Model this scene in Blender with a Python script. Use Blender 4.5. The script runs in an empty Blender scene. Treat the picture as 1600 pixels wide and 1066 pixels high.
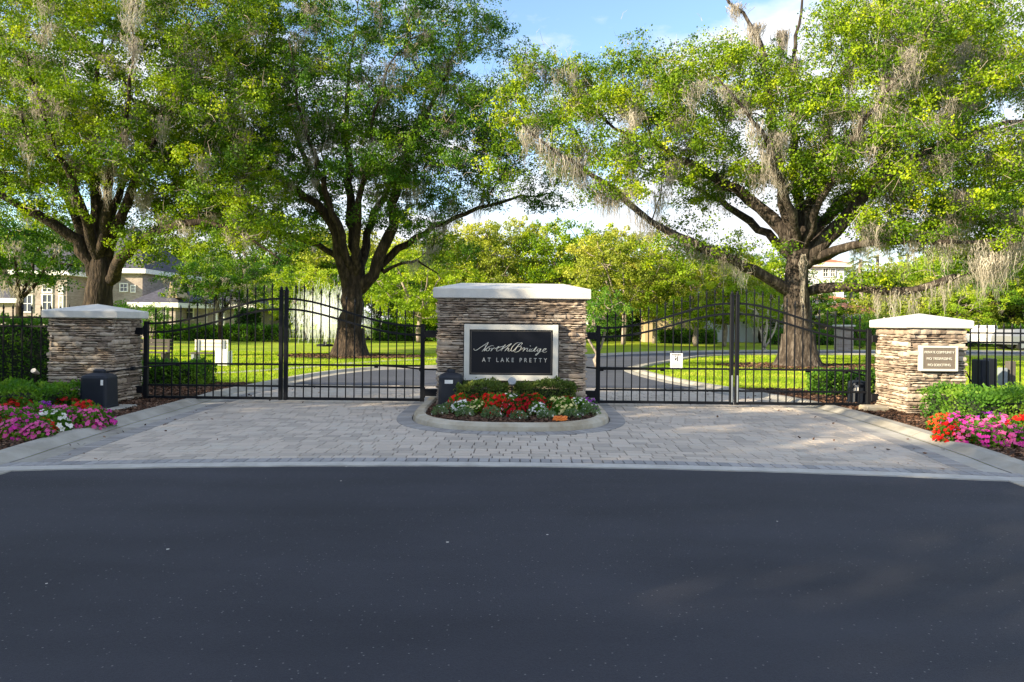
import bpy, math, random
import numpy as np
from mathutils import Vector, Matrix

R = math.radians
random.seed(7)
rng = np.random.default_rng(11)
sc = bpy.context.scene
COL = sc.collection

# ------------------------------------------------------------------ camera
F = 1066.67          # focal length in photo pixels (24 mm on 36 mm)
CH = 1.55            # eye height
HX, HY = 800.0, 505.0
ROLL = 0.0105
RT = Vector((math.cos(ROLL), 0, math.sin(ROLL)))
UP = Vector((-math.sin(ROLL), 0, math.cos(ROLL)))
CAM = Vector((0, 0, CH))
def P(px, py, Y):
    """point at distance Y (metres ahead) seen at photo position px,py"""
    d = Vector((0, 1, 0)) + RT * ((px - HX) / F) + UP * ((HY - py) / F)
    return CAM + d * Y
def G(px, py, z=0.0):
    d = Vector((0, 1, 0)) + RT * ((px - HX) / F) + UP * ((HY - py) / F)
    t = (z - CH) / d.z
    return CAM + d * t

cam_data = bpy.data.cameras.new('camera')
cam = bpy.data.objects.new('camera', cam_data)
COL.objects.link(cam)
cam_data.lens = 24.0
cam_data.sensor_width = 36.0
cam_data.shift_y = -(533.0 - HY) / 1600.0
cam_data.clip_end = 3000
M = Matrix((RT, UP, RT.cross(UP))).transposed().to_4x4()
M.translation = CAM
cam.matrix_world = M
sc.camera = cam

# ------------------------------------------------------------------ light
SUN_EL, SUN_AZ = 20.0, 60.0      # azimuth: degrees left of straight behind the camera
sdir = Vector((-math.sin(R(SUN_AZ)) * math.cos(R(SUN_EL)), -math.cos(R(SUN_AZ)) * math.cos(R(SUN_EL)), math.sin(R(SUN_EL))))
sl = bpy.data.lights.new('sun', 'SUN')
sl.energy = 5.0; sl.angle = R(0.5); sl.color = (1.0, 0.84, 0.58)
so = bpy.data.objects.new('sun', sl); COL.objects.link(so)
so.rotation_euler = sdir.to_track_quat('Z', 'Y').to_euler()
so.location = (-20, -20, 30)

w = bpy.data.worlds.new("World"); sc.world = w; w.use_nodes = True
nt = w.node_tree; nt.nodes.clear()
out = nt.nodes.new('ShaderNodeOutputWorld'); bg = nt.nodes.new('ShaderNodeBackground')
sky = nt.nodes.new('ShaderNodeTexSky'); sky.sky_type = 'NISHITA'; sky.sun_disc = False
sky.sun_elevation = R(SUN_EL)
sky.sun_rotation = math.atan2(sdir.x, sdir.y)
sky.air_density = 1.0; sky.dust_density = 0.25; sky.ozone_density = 2.2
tc = nt.nodes.new('ShaderNodeTexCoord')
mp = nt.nodes.new('ShaderNodeMapping'); mp.inputs['Scale'].default_value = (1.0, 1.0, 2.4); mp.inputs['Location'].default_value = (0.9, 0.4, 0.1)
nz = nt.nodes.new('ShaderNodeTexNoise'); nz.inputs['Scale'].default_value = 2.6; nz.inputs['Detail'].default_value = 9; nz.inputs['Roughness'].default_value = 0.56
rp = nt.nodes.new('ShaderNodeValToRGB'); rp.color_ramp.elements[0].position = 0.44; rp.color_ramp.elements[1].position = 0.57
mx = nt.nodes.new('ShaderNodeMix'); mx.data_type = 'RGBA'
mx.inputs[7].default_value = (3.3, 3.4, 3.6, 1)
nt.links.new(tc.outputs['Generated'], mp.inputs[0]); nt.links.new(mp.outputs[0], nz.inputs['Vector'])
nt.links.new(nz.outputs[0], rp.inputs[0]); nt.links.new(rp.outputs[0], mx.inputs[0])
nt.links.new(sky.outputs[0], mx.inputs[6]); nt.links.new(mx.outputs[2], bg.inputs[0])
bg.inputs[1].default_value = 0.13
nt.links.new(bg.outputs[0], out.inputs[0])

sc.view_settings.view_transform = 'Standard'
sc.view_settings.look = 'None'
sc.view_settings.exposure = 1.5
sc.view_settings.gamma = 1.0
sc.cycles.max_bounces = 6
sc.cycles.transparent_max_bounces = 12

# ------------------------------------------------------------------ materials
def new_mat(name):
    m = bpy.data.materials.new(name); m.use_nodes = True
    return m, m.node_tree, m.node_tree.nodes['Principled BSDF']
def N(t, typ, **kw):
    n = t.nodes.new(typ)
    for k, v in kw.items():
        if k in n.inputs: n.inputs[k].default_value = v
        else: setattr(n, k, v)
    return n
def plain(name, col, rough=0.6, metal=0.0, var=0.12, scale=6.0, bump=0.15, spec=0.5):
    """colour with a little large and small variation and a fine bump"""
    m, t, b = new_mat(name)
    g = N(t, 'ShaderNodeTexCoord')
    n = N(t, 'ShaderNodeTexNoise', Scale=scale, Detail=8.0, Roughness=0.65)
    t.links.new(g.outputs['Object'], n.inputs['Vector'])
    r = N(t, 'ShaderNodeMapRange')
    r.inputs[1].default_value = 0.25; r.inputs[2].default_value = 0.75
    r.inputs[3].default_value = 1 - var; r.inputs[4].default_value = 1 + var
    t.links.new(n.outputs[0], r.inputs[0])
    mu = N(t, 'ShaderNodeVectorMath', operation='SCALE'); mu.inputs[0].default_value = col
    t.links.new(r.outputs[0], mu.inputs['Scale']); t.links.new(mu.outputs[0], b.inputs['Base Color'])
    b.inputs['Roughness'].default_value = rough; b.inputs['Metallic'].default_value = metal
    b.inputs['Specular IOR Level'].default_value = spec
    if bump:
        n2 = N(t, 'ShaderNodeTexNoise', Scale=scale * 8, Detail=4.0)
        t.links.new(g.outputs['Object'], n2.inputs['Vector'])
        bp = N(t, 'ShaderNodeBump', Strength=bump, Distance=0.01)
        t.links.new(n2.outputs[0], bp.inputs['Height']); t.links.new(bp.outputs[0], b.inputs['Normal'])
    return m
def ramp_mat(name, stops, rough=0.8, island=True, noise_scale=2.0, noise_amt=0.5, bump=0.3, bscale=40.0, bdist=0.01, stretch=(1, 1, 1)):
    """colour picked per piece (Random Per Island) blended with a noise"""
    m, t, b = new_mat(name)
    g = N(t, 'ShaderNodeTexCoord'); mpn = N(t, 'ShaderNodeMapping'); mpn.inputs['Scale'].default_value = stretch
    t.links.new(g.outputs['Object'], mpn.inputs[0])
    n = N(t, 'ShaderNodeTexNoise', Scale=noise_scale, Detail=6.0, Roughness=0.6)
    t.links.new(mpn.outputs[0], n.inputs['Vector'])
    rr = N(t, 'ShaderNodeMapRange'); rr.inputs[1].default_value = .28; rr.inputs[2].default_value = .72
    t.links.new(n.outputs[0], rr.inputs[0])
    cr = N(t, 'ShaderNodeValToRGB')
    el = cr.color_ramp.elements
    while len(el) < len(stops): el.new(0.5)
    for e, (p_, c_) in zip(el, stops): e.position = p_; e.color = (*c_, 1)
    if island:
        ge = N(t, 'ShaderNodeNewGeometry')
        mm = N(t, 'ShaderNodeMix'); mm.data_type = 'FLOAT'; mm.inputs[0].default_value = noise_amt
        t.links.new(ge.outputs['Random Per Island'], mm.inputs[2]); t.links.new(rr.outputs[0], mm.inputs[3])
        t.links.new(mm.outputs[0], cr.inputs[0])
    else:
        t.links.new(rr.outputs[0], cr.inputs[0])
    t.links.new(cr.outputs[0], b.inputs['Base Color'])
    b.inputs['Roughness'].default_value = rough
    b.inputs['Specular IOR Level'].default_value = 0.3
    if bump:
        n2 = N(t, 'ShaderNodeTexNoise', Scale=bscale, Detail=5.0)
        t.links.new(mpn.outputs[0], n2.inputs['Vector'])
        bp = N(t, 'ShaderNodeBump', Strength=bump, Distance=bdist)
        t.links.new(n2.outputs[0], bp.inputs['Height']); t.links.new(bp.outputs[0], b.inputs['Normal'])
    return m
def leaf_mat(name, stops, trans=0.26, noise_scale=0.75, noise_amt=0.82):
    m, t, b = new_mat(name)
    t.nodes.remove(b)
    o = t.nodes['Material Output']
    g = N(t, 'ShaderNodeTexCoord')
    n = N(t, 'ShaderNodeTexNoise', Scale=noise_scale, Detail=3.0)
    t.links.new(g.outputs['Object'], n.inputs['Vector'])
    rr = N(t, 'ShaderNodeMapRange'); rr.inputs[1].default_value = .3; rr.inputs[2].default_value = .7
    t.links.new(n.outputs[0], rr.inputs[0])
    ge = N(t, 'ShaderNodeNewGeometry')
    mm = N(t, 'ShaderNodeMix'); mm.data_type = 'FLOAT'; mm.inputs[0].default_value = noise_amt
    t.links.new(ge.outputs['Random Per Island'], mm.inputs[2]); t.links.new(rr.outputs[0], mm.inputs[3])
    cr = N(t, 'ShaderNodeValToRGB'); el = cr.color_ramp.elements
    while len(el) < len(stops): el.new(0.5)
    for e, (p_, c_) in zip(el, stops): e.position = p_; e.color = (*c_, 1)
    t.links.new(mm.outputs[0], cr.inputs[0])
    d = N(t, 'ShaderNodeBsdfPrincipled'); d.inputs['Roughness'].default_value = 0.55; d.inputs['Specular IOR Level'].default_value = 0.15
    tr = N(t, 'ShaderNodeBsdfTranslucent')
    t.links.new(cr.outputs[0], d.inputs['Base Color'])
    hs = N(t, 'ShaderNodeHueSaturation', Saturation=1.15, Value=1.5)
    t.links.new(cr.outputs[0], hs.inputs['Color']); t.links.new(hs.outputs[0], tr.inputs[0])
    ms = N(t, 'ShaderNodeMixShader'); ms.inputs[0].default_value = trans
    t.links.new(d.outputs[0], ms.inputs[1]); t.links.new(tr.outputs[0], ms.inputs[2]); t.links.new(ms.outputs[0], o.inputs[0])
    return m

MAT = {}
MAT['oak_leaf'] = leaf_mat('oak_leaf', [(0.0, (.022, .066, .006)), (0.35, (.07, .145, .007)), (0.7, (.22, .32, .008)), (1.0, (.50, .54, .02))])  # low stops deepen the crown shade, top stop holds the sunlit yellow
MAT['oak_leaf_b'] = leaf_mat('oak_leaf_dark', [(0.0, (.014, .05, .008)), (0.4, (.042, .115, .009)), (0.75, (.13, .235, .010)), (1.0, (.40, .46, .02))])  # low stops put the shade inside the crown into the leaf colour
MAT['light_leaf'] = leaf_mat('light_leaf', [(0.0, (.09, .14, .02)), (0.5, (.25, .30, .035)), (0.85, (.47, .46, .07)), (1.0, (.52, .42, .17))], noise_scale=.25)
MAT['lime_leaf'] = leaf_mat('lime_leaf', [(0.0, (.08, .17, .01)), (0.5, (.25, .37, .018)), (1.0, (.52, .54, .04))], noise_scale=.3)
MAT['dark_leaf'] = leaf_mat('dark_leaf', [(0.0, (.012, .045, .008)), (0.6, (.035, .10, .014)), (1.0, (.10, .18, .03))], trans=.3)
MAT['hedge_leaf'] = leaf_mat('hedge_leaf', [(0.0, (.035, .10, .02)), (0.5, (.09, .21, .025)), (1.0, (.22, .34, .04))], trans=.35, noise_scale=2.0)
MAT['palm_leaf'] = leaf_mat('palm_leaf', [(0.0, (.12, .17, .05)), (1.0, (.30, .32, .10))])
MAT['grey_leaf'] = leaf_mat('grey_green_leaf', [(0.0, (.06, .12, .04)), (0.5, (.14, .22, .09)), (1.0, (.28, .34, .20))], trans=.3, noise_scale=4)
MAT['moss'] = leaf_mat('spanish_moss', [(0.0, (.20, .18, .155)), (0.5, (.38, .345, .30)), (1.0, (.58, .54, .48))], trans=.35)
MAT['bark'] = ramp_mat('oak_bark', [(0, (.008, .006, .005)), (.5, (.03, .021, .015)), (1, (.095, .068, .046))], rough=.95, island=False, noise_scale=5.0, bump=1.0, bscale=9.0, bdist=.09, stretch=(1.6, 1.6, .35))
MAT['grey_bark'] = ramp_mat('grey_oak_bark', [(0, (.010, .008, .007)), (.5, (.045, .035, .028)), (1, (.16, .135, .115))], rough=.95, island=False, noise_scale=5.0, bump=1.0, bscale=9.0, bdist=.09, stretch=(1.6, 1.6, .35))
MAT['pale_bark'] = ramp_mat('pale_bark', [(0, (.12, .10, .08)), (.5, (.24, .20, .17)), (1, (.42, .37, .32))], rough=.9, island=False, noise_scale=5, bump=.8, bscale=8, bdist=.05, stretch=(1.5, 1.5, .4))
MAT['twig'] = plain('twig_grey', (.30, .25, .21), .9, var=.3)
MAT['stone'] = ramp_mat('ledge_stone', [(0, (.12, .09, .07)), (.25, (.24, .185, .145)), (.5, (.36, .29, .225)), (.8, (.48, .405, .325)), (1, (.62, .55, .46))], rough=.85, noise_scale=6, noise_amt=.35, bump=.7, bscale=28, bdist=.012, stretch=(1, 1, 2.2))
MAT['stone_core'] = plain('stone_joint', (.07, .056, .046), .95)
MAT['cap'] = plain('cap_concrete', (.58, .565, .53), .75, var=.15, scale=3.5, bump=.12)
MAT['black'] = plain('black_metal', (.006, .007, .010), .5, var=.15, bump=.05, spec=.18)
MAT['black_plastic'] = plain('black_plastic', (.010, .014, .024), .5, var=.2, scale=3, bump=.12, spec=.35)
MAT['white'] = plain('white_paint', (.78, .78, .76), .5, var=.04)
MAT['off_white'] = plain('sign_frame_white', (.60, .585, .53), .6, var=.05)
MAT['bronze'] = plain('sign_bronze', (.006, .007, .012), .38, metal=.0, var=.3, scale=2.0, bump=.03, spec=.22)
MAT['bronze_trim'] = plain('bronze_trim', (.16, .14, .12), .4, metal=.6)
MAT['letter'] = plain('letter_cream', (.78, .74, .62), .4, metal=0.0, var=.05, bump=0)
MAT['letter_grey'] = plain('letter_grey', (.55, .54, .50), .45, var=.05, bump=0)
MAT['plaque'] = plain('plaque_bronze', (.19, .155, .125), .5, metal=.2, var=.1, scale=30)
MAT['concrete'] = ramp_mat('kerb_concrete', [(0, (.20, .185, .155)), (.5, (.33, .315, .28)), (1, (.44, .42, .385))], rough=.9, noise_scale=2.2, noise_amt=.7, bump=.4, bscale=60, bdist=.006)
MAT['old_concrete'] = ramp_mat('planter_kerb_concrete', [(0, (.22, .17, .10)), (.4, (.38, .33, .25)), (1, (.55, .52, .45))], rough=.9, noise_scale=2.5, noise_amt=.8, bump=.6, bscale=50, bdist=.008)
MAT['brickwall'] = None
MAT['slate'] = ramp_mat('slate_roof', [(0, (.035, .035, .05)), (1, (.09, .09, .12))], rough=.8, island=False, noise_scale=3, bump=.5, bscale=6, bdist=.05, stretch=(1, 1, 4))
MAT['clay'] = ramp_mat('clay_tile_roof', [(0, (.28, .10, .05)), (1, (.50, .24, .14))], rough=.8, island=False, noise_scale=3, bump=.5, bscale=6, bdist=.05)
MAT['glass_dark'] = plain('window_glass', (.03, .04, .055), .06, var=.2, scale=1, bump=0, spec=1.0)
MAT['tan_wall'] = plain('tan_stucco', (.42, .33, .20), .85, var=.1, scale=1)
MAT['white_wall'] = plain('white_stucco', (.62, .64, .68), .85, var=.06, scale=1)
MAT['brown_wall'] = plain('brown_wall', (.16, .12, .10), .85, var=.1)
MAT['tyre'] = plain('tyre_rubber', (.015, .015, .015), .8)
MAT['car_white'] = plain('car_white_paint', (.72, .72, .73), .2, var=.02, bump=0, spec=.7)
MAT['car_silver'] = plain('car_silver_paint', (.30, .31, .33), .25, metal=.4, var=.03, bump=0)
MAT['wood_dark'] = plain('bench_dark_wood', (.05, .04, .035), .7)
MAT['bench_white'] = plain('bench_pale_wood', (.62, .58, .50), .7)
MAT['wood_post'] = plain('weathered_post', (.09, .08, .07), .85)
MAT['grey_box'] = plain('grey_metal_box', (.22, .25, .28), .5)
for nm, c in dict(red=(.62, .012, .012), crimson=(.45, .008, .015), magenta=(.62, .04, .36), pink=(.72, .12, .38), purple=(.30, .03, .42), flower_white=(.82, .80, .76), pale_yellow=(.72, .66, .30), orange_red=(.75, .06, .02)).items():
    MAT[nm] = leaf_mat('petal_' + nm, [(0, tuple(v * .75 for v in c)), (1, tuple(min(1, v * 1.15) for v in c))], trans=.25, noise_scale=8)
MAT['orange'] = plain('orange_cord', (.85, .22, .03), .5, bump=0)

def brick_mat(name, c1, c2, mortar, w_=.2, h_=.07):
    m, t, b = new_mat(name)
    g = N(t, 'ShaderNodeTexCoord')
    sx = N(t, 'ShaderNodeSeparateXYZ'); t.links.new(g.outputs['Object'], sx.inputs[0])
    ad = N(t, 'ShaderNodeMath', operation='ADD'); t.links.new(sx.outputs[0], ad.inputs[0]); t.links.new(sx.outputs[1], ad.inputs[1])
    cb = N(t, 'ShaderNodeCombineXYZ'); t.links.new(ad.outputs[0], cb.inputs[0]); t.links.new(sx.outputs[2], cb.inputs[1])
    br = N(t, 'ShaderNodeTexBrick'); br.inputs['Color1'].default_value = (*c1, 1); br.inputs['Color2'].default_value = (*c2, 1)
    br.inputs['Mortar'].default_value = (*mortar, 1); br.inputs['Scale'].default_value = 1.0
    br.inputs['Brick Width'].default_value = w_; br.inputs['Row Height'].default_value = h_; br.inputs['Mortar Size'].default_value = .012
    t.links.new(cb.outputs[0], br.inputs['Vector'])
    n = N(t, 'ShaderNodeTexNoise', Scale=.8, Detail=6.0); t.links.new(g.outputs['Object'], n.inputs['Vector'])
    mr = N(t, 'ShaderNodeMapRange'); mr.inputs[3].default_value = .65; mr.inputs[4].default_value = 1.35
    t.links.new(n.outputs[0], mr.inputs[0])
    sc_ = N(t, 'ShaderNodeVectorMath', operation='SCALE'); t.links.new(br.outputs[0], sc_.inputs[0]); t.links.new(mr.outputs[0], sc_.inputs['Scale'])
    t.links.new(sc_.outputs[0], b.inputs['Base Color']); b.inputs['Roughness'].default_value = .9
    return m
MAT['brickwall'] = brick_mat('house_brick', (.24, .19, .17), (.35, .30, .275), (.32, .30, .285), .35, .12)

# ground materials
def asphalt_mat(name, lo, hi, speck=True):
    m, t, b = new_mat(name)
    g = N(t, 'ShaderNodeNewGeometry')
    n1 = N(t, 'ShaderNodeTexNoise', Scale=.35, Detail=6.0, Roughness=.6); n2 = N(t, 'ShaderNodeTexNoise', Scale=110.0, Detail=3.0, Roughness=.8)
    ms = N(t, 'ShaderNodeMapping'); ms.inputs['Scale'].default_value = (.25, 1.2, 1); ms.inputs['Rotation'].default_value = (0, 0, .15)
    n3 = N(t, 'ShaderNodeTexNoise', Scale=1.1, Detail=5.0); t.links.new(g.outputs['Position'], ms.inputs[0]); t.links.new(ms.outputs[0], n3.inputs['Vector'])
    for n in (n1, n2): t.links.new(g.outputs['Position'], n.inputs['Vector'])
    a1 = N(t, 'ShaderNodeMath', operation='MULTIPLY_ADD'); t.links.new(n2.outputs[0], a1.inputs[0]); a1.inputs[1].default_value = .75
    t.links.new(n1.outputs[0], a1.inputs[2])
    a2 = N(t, 'ShaderNodeMath', operation='MULTIPLY_ADD'); t.links.new(n3.outputs[0], a2.inputs[0]); a2.inputs[1].default_value = .8
    t.links.new(a1.outputs[0], a2.inputs[2])
    mr = N(t, 'ShaderNodeMapRange'); mr.inputs[1].default_value = .85; mr.inputs[2].default_value = 1.75
    t.links.new(a2.outputs[0], mr.inputs[0])
    cr = N(t, 'ShaderNodeValToRGB'); cr.color_ramp.elements[0].color = (*lo, 1); cr.color_ramp.elements[1].color = (*hi, 1)
    t.links.new(mr.outputs[0], cr.inputs[0])
    last = cr.outputs[0]
    if speck:
        for scl, thr, colr, seed in ((3.1, .034, (.60, .57, .50, 1), 1), (24.0, .11, (.15, .15, .15, 1), 2)):
            vv = N(t, 'ShaderNodeTexVoronoi', Scale=scl); t.links.new(g.outputs['Position'], vv.inputs['Vector'])
            lt = N(t, 'ShaderNodeMath', operation='LESS_THAN'); t.links.new(vv.outputs['Distance'], lt.inputs[0]); lt.inputs[1].default_value = thr
            sp = N(t, 'ShaderNodeSeparateColor'); t.links.new(vv.outputs['Color'], sp.inputs[0])
            gt = N(t, 'ShaderNodeMath', operation='GREATER_THAN'); t.links.new(sp.outputs[0], gt.inputs[0]); gt.inputs[1].default_value = .55 if seed == 1 else .45
            ml = N(t, 'ShaderNodeMath', operation='MULTIPLY'); t.links.new(lt.outputs[0], ml.inputs[0]); t.links.new(gt.outputs[0], ml.inputs[1])
            mix = N(t, 'ShaderNodeMix'); mix.data_type = 'RGBA'; t.links.new(ml.outputs[0], mix.inputs[0]); t.links.new(last, mix.inputs[6]); mix.inputs[7].default_value = colr
            last = mix.outputs[2]
    t.links.new(last, b.inputs['Base Color'])
    b.inputs['Roughness'].default_value = .82; b.inputs['Specular IOR Level'].default_value = .35
    bp = N(t, 'ShaderNodeBump', Strength=.9, Distance=.006); t.links.new(n2.outputs[0], bp.inputs['Height']); t.links.new(bp.outputs[0], b.inputs['Normal'])
    return m
MAT['asphalt'] = asphalt_mat('asphalt', (.012, .0138, .021), (.051, .053, .069))
MAT['asphalt2'] = asphalt_mat('asphalt_road', (.035, .042, .062), (.085, .092, .12), False)
def lawn_mat():
    m, t, b = new_mat('lawn_grass')
    g = N(t, 'ShaderNodeNewGeometry')
    n1 = N(t, 'ShaderNodeTexNoise', Scale=.25, Detail=7.0, Roughness=.6); n2 = N(t, 'ShaderNodeTexNoise', Scale=22.0, Detail=4.0, Roughness=.7)
    for n in (n1, n2): t.links.new(g.outputs['Position'], n.inputs['Vector'])
    a1 = N(t, 'ShaderNodeMath', operation='MULTIPLY_ADD'); t.links.new(n2.outputs[0], a1.inputs[0]); a1.inputs[1].default_value = .9; t.links.new(n1.outputs[0], a1.inputs[2])
    mr = N(t, 'ShaderNodeMapRange'); mr.inputs[1].default_value = .6; mr.inputs[2].default_value = 1.3; t.links.new(a1.outputs[0], mr.inputs[0])
    cr = N(t, 'ShaderNodeValToRGB'); e = cr.color_ramp.elements
    e[0].color = (.10, .18, .006, 1); e[1].color = (.50, .46, .06, 1)
    k = e.new(.5); k.color = (.25, .34, .02, 1)
    t.links.new(mr.outputs[0], cr.inputs[0]); t.links.new(cr.outputs[0], b.inputs['Base Color'])
    b.inputs['Roughness'].default_value = .9; b.inputs['Specular IOR Level'].default_value = .15
    bp = N(t, 'ShaderNodeBump', Strength=1.0, Distance=.05); t.links.new(n2.outputs[0], bp.inputs['Height']); t.links.new(bp.outputs[0], b.inputs['Normal'])
    return m
MAT['lawn'] = lawn_mat()
MAT['grass'] = leaf_mat('grass_blades', [(0, (.10, .20, .01)), (.5, (.25, .36, .02)), (1, (.48, .48, .08))], trans=.4, noise_scale=.6)
MAT['mulch_base'] = ramp_mat('mulch_soil', [(0, (.02, .012, .008)), (1, (.07, .04, .025))], rough=.95, island=False, noise_scale=30, bump=1, bscale=60, bdist=.02)
MAT['mulch'] = ramp_mat('mulch_chips', [(0, (.03, .016, .01)), (.6, (.10, .05, .03)), (1, (.24, .15, .10))], rough=.95, noise_amt=.2)
MAT['paver'] = ramp_mat('paver_blocks', [(0, (.31, .28, .25)), (.3, (.39, .345, .30)), (.6, (.49, .425, .365)), (.85, (.46, .42, .37)), (1, (.58, .51, .43))], rough=.85, noise_scale=.9, noise_amt=.42, bump=.4, bscale=45, bdist=.006)
MAT['paver_grey'] = ramp_mat('paver_border_blocks', [(0, (.20, .20, .21)), (1, (.38, .37, .37))], rough=.85, noise_scale=1, noise_amt=.35, bump=.4, bscale=45, bdist=.006)
MAT['paver_dark'] = ramp_mat('paver_dark_blocks', [(0, (.19, .18, .18)), (1, (.34, .33, .32))], rough=.85, noise_scale=1, noise_amt=.35, bump=.4, bscale=45, bdist=.006)
MAT['sand'] = plain('paver_joint_sand', (.06, .054, .048), .95)
MAT['ribbon'] = ramp_mat('concrete_ribbon', [(0, (.34, .33, .31)), (1, (.50, .485, .46))], rough=.9, island=False, noise_scale=4, bump=.3, bscale=60, bdist=.004)

# ------------------------------------------------------------------ mesh helpers
def tag(o, label=None, cat=None, group=None, kind=None):
    if label: o['label'] = label
    if cat: o['category'] = cat
    if group: o['group'] = group
    if kind: o['kind'] = kind
    return o
def link(name, me, parent=None):
    o = bpy.data.objects.new(name, me); COL.objects.link(o)
    if parent: o.parent = parent
    return o
def empty(name, loc, label, cat, group=None, rz=0.0):
    o = bpy.data.objects.new(name, None); COL.objects.link(o)
    o.location = loc; o.rotation_euler = (0, 0, rz); o.empty_display_size = .2
    tag(o, label, cat, group)
    return o
class MB:
    def __init__(s): s.v = []; s.f = []
    def add(s, vs, fs):
        b = len(s.v); s.v += [tuple(v) for v in vs]; s.f += [tuple(i + b for i in f) for f in fs]
    def box(s, x0, x1, y0, y1, z0, z1):
        s.add([(x0, y0, z0), (x1, y0, z0), (x1, y1, z0), (x0, y1, z0), (x0, y0, z1), (x1, y0, z1), (x1, y1, z1), (x0, y1, z1)],
              [(0, 3, 2, 1), (4, 5, 6, 7), (0, 1, 5, 4), (1, 2, 6, 5), (2, 3, 7, 6), (3, 0, 4, 7)])
    def bbox(s, x0, x1, y0, y1, z0, z1, b=.01):
        """box with chamfered vertical and top edges"""
        ring = lambda i, z: [(x0 + i + b, y0 + i, z), (x1 - i - b, y0 + i, z), (x1 - i, y0 + i + b, z), (x1 - i, y1 - i - b, z), (x1 - i - b, y1 - i, z), (x0 + i + b, y1 - i, z), (x0 + i, y1 - i - b, z), (x0 + i, y0 + i + b, z)]
        vs = ring(0, z0) + ring(0, z1 - b) + ring(b * .8, z1)
        fs = [tuple(reversed(range(8))), tuple(range(16, 24))]
        for k in (0, 8):
            for i in range(8):
                j = (i + 1) % 8
                fs.append((k + i, k + j, k + 8 + j, k + 8 + i))
        s.add(vs, fs)
    def tube(s, pts, rad, n=6, cap=True, squash=1.0):
        pts = [Vector(p) for p in pts]
        if not hasattr(rad, '__len__'): rad = [rad] * len(pts)
        base = len(s.v)
        ref = Vector((0.123, 0.98, 0.1))
        prev = None
        for i, p in enumerate(pts):
            d = (pts[min(i + 1, len(pts) - 1)] - pts[max(i - 1, 0)])
            d = d.normalized() if d.length > 1e-9 else Vector((0, 0, 1))
            if prev is None:
                a = d.cross(ref)
                if a.length < .1: a = d.cross(Vector((1, 0, 0)))
            else:
                a = prev - d * prev.dot(d)
                if a.length < 1e-6: a = d.cross(ref)
            a.normalize(); b = d.cross(a); prev = a
            for k in range(n):
                t = 2 * math.pi * k / n
                s.v.append(tuple(p + (a * math.cos(t) + b * math.sin(t) * squash) * rad[i]))
        for i in range(len(pts) - 1):
            for k in range(n):
                k2 = (k + 1) % n
                s.f.append((base + i * n + k, base + i * n + k2, base + (i + 1) * n + k2, base + (i + 1) * n + k))
        if cap:
            s.f.append(tuple(base + k for k in reversed(range(n))))
            s.f.append(tuple(base + (len(pts) - 1) * n + k for k in range(n)))
    def lathe(s, prof, c=(0, 0, 0), n=16, sx=1, sy=1):
        base = len(s.v)
        for r, z in prof:
            for k in range(n):
                t = 2 * math.pi * k / n
                s.v.append((c[0] + r * sx * math.cos(t), c[1] + r * sy * math.sin(t), c[2] + z))
        for i in range(len(prof) - 1):
            for k in range(n):
                k2 = (k + 1) % n
                s.f.append((base + i * n + k, base + i * n + k2, base + (i + 1) * n + k2, base + (i + 1) * n + k))
        s.f.append(tuple(base + k for k in reversed(range(n)))); s.f.append(tuple(base + (len(prof) - 1) * n + k for k in range(n)))
    def build(s, name, mat, parent=None, smooth=False, loc=None):
        me = bpy.data.meshes.new(name)
        me.from_pydata(s.v, [], s.f); me.update()
        me.materials.append(MAT[mat] if isinstance(mat, str) else mat)
        if smooth: me.polygons.foreach_set('use_smooth', [True] * len(me.polygons))
        o = link(name, me, parent)
        if loc is not None: o.location = loc
        return o
def local(o, parent):
    """mesh was made in world coordinates: keep it there under its parent (no rotation)"""
    off = Vector(parent.location)
    o.data.transform(Matrix.Translation(-off))
    return o
def np_mesh(name, V, nper, mat, parent=None):
    """V: (N*nper,3); each consecutive nper verts form one polygon"""
    V = np.asarray(V, dtype=np.float32).reshape(-1, 3); n = len(V); nf = n // nper
    me = bpy.data.meshes.new(name)
    me.vertices.add(n); me.vertices.foreach_set('co', V.ravel())
    me.loops.add(n); me.loops.foreach_set('vertex_index', np.arange(n, dtype=np.int32))
    me.polygons.add(nf); me.polygons.foreach_set('loop_start', np.arange(0, n, nper, dtype=np.int32))
    try: me.polygons.foreach_set('loop_total', np.full(nf, nper, dtype=np.int32))
    except Exception: pass
    me.update(calc_edges=True); me.validate()
    me.materials.append(MAT[mat] if isinstance(mat, str) else mat)
    return link(name, me, parent)
def unit(a): return a / (np.linalg.norm(a, axis=-1, keepdims=True) + 1e-9)
def leaf_verts(C, size, up_bias=.5, aspect=.36, g=rng, dirs=None, nb=None):
    """pointed leaf quads at centres C"""
    n = len(C)
    d = unit(g.normal(size=(n, 3))) if dirs is None else unit(dirs + g.normal(size=(n, 3)) * .5)
    nn = g.normal(size=(n, 3)) + np.array([0, 0, up_bias])
    if nb is not None: nn = nn * .62 + nb * 1.25
    nn = unit(nn)
    s = unit(np.cross(d, nn)); nn = np.cross(s, d)
    L = np.asarray(size).reshape(-1, 1) * g.uniform(.7, 1.25, (n, 1))
    a = C; b = C + d * L * .5 + s * L * aspect + nn * L * .08; c = C + d * L - nn * L * .08; e = C + d * L * .5 - s * L * aspect + nn * L * .08
    return np.stack([a, b, c, e], 1).reshape(-1, 3)
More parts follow.
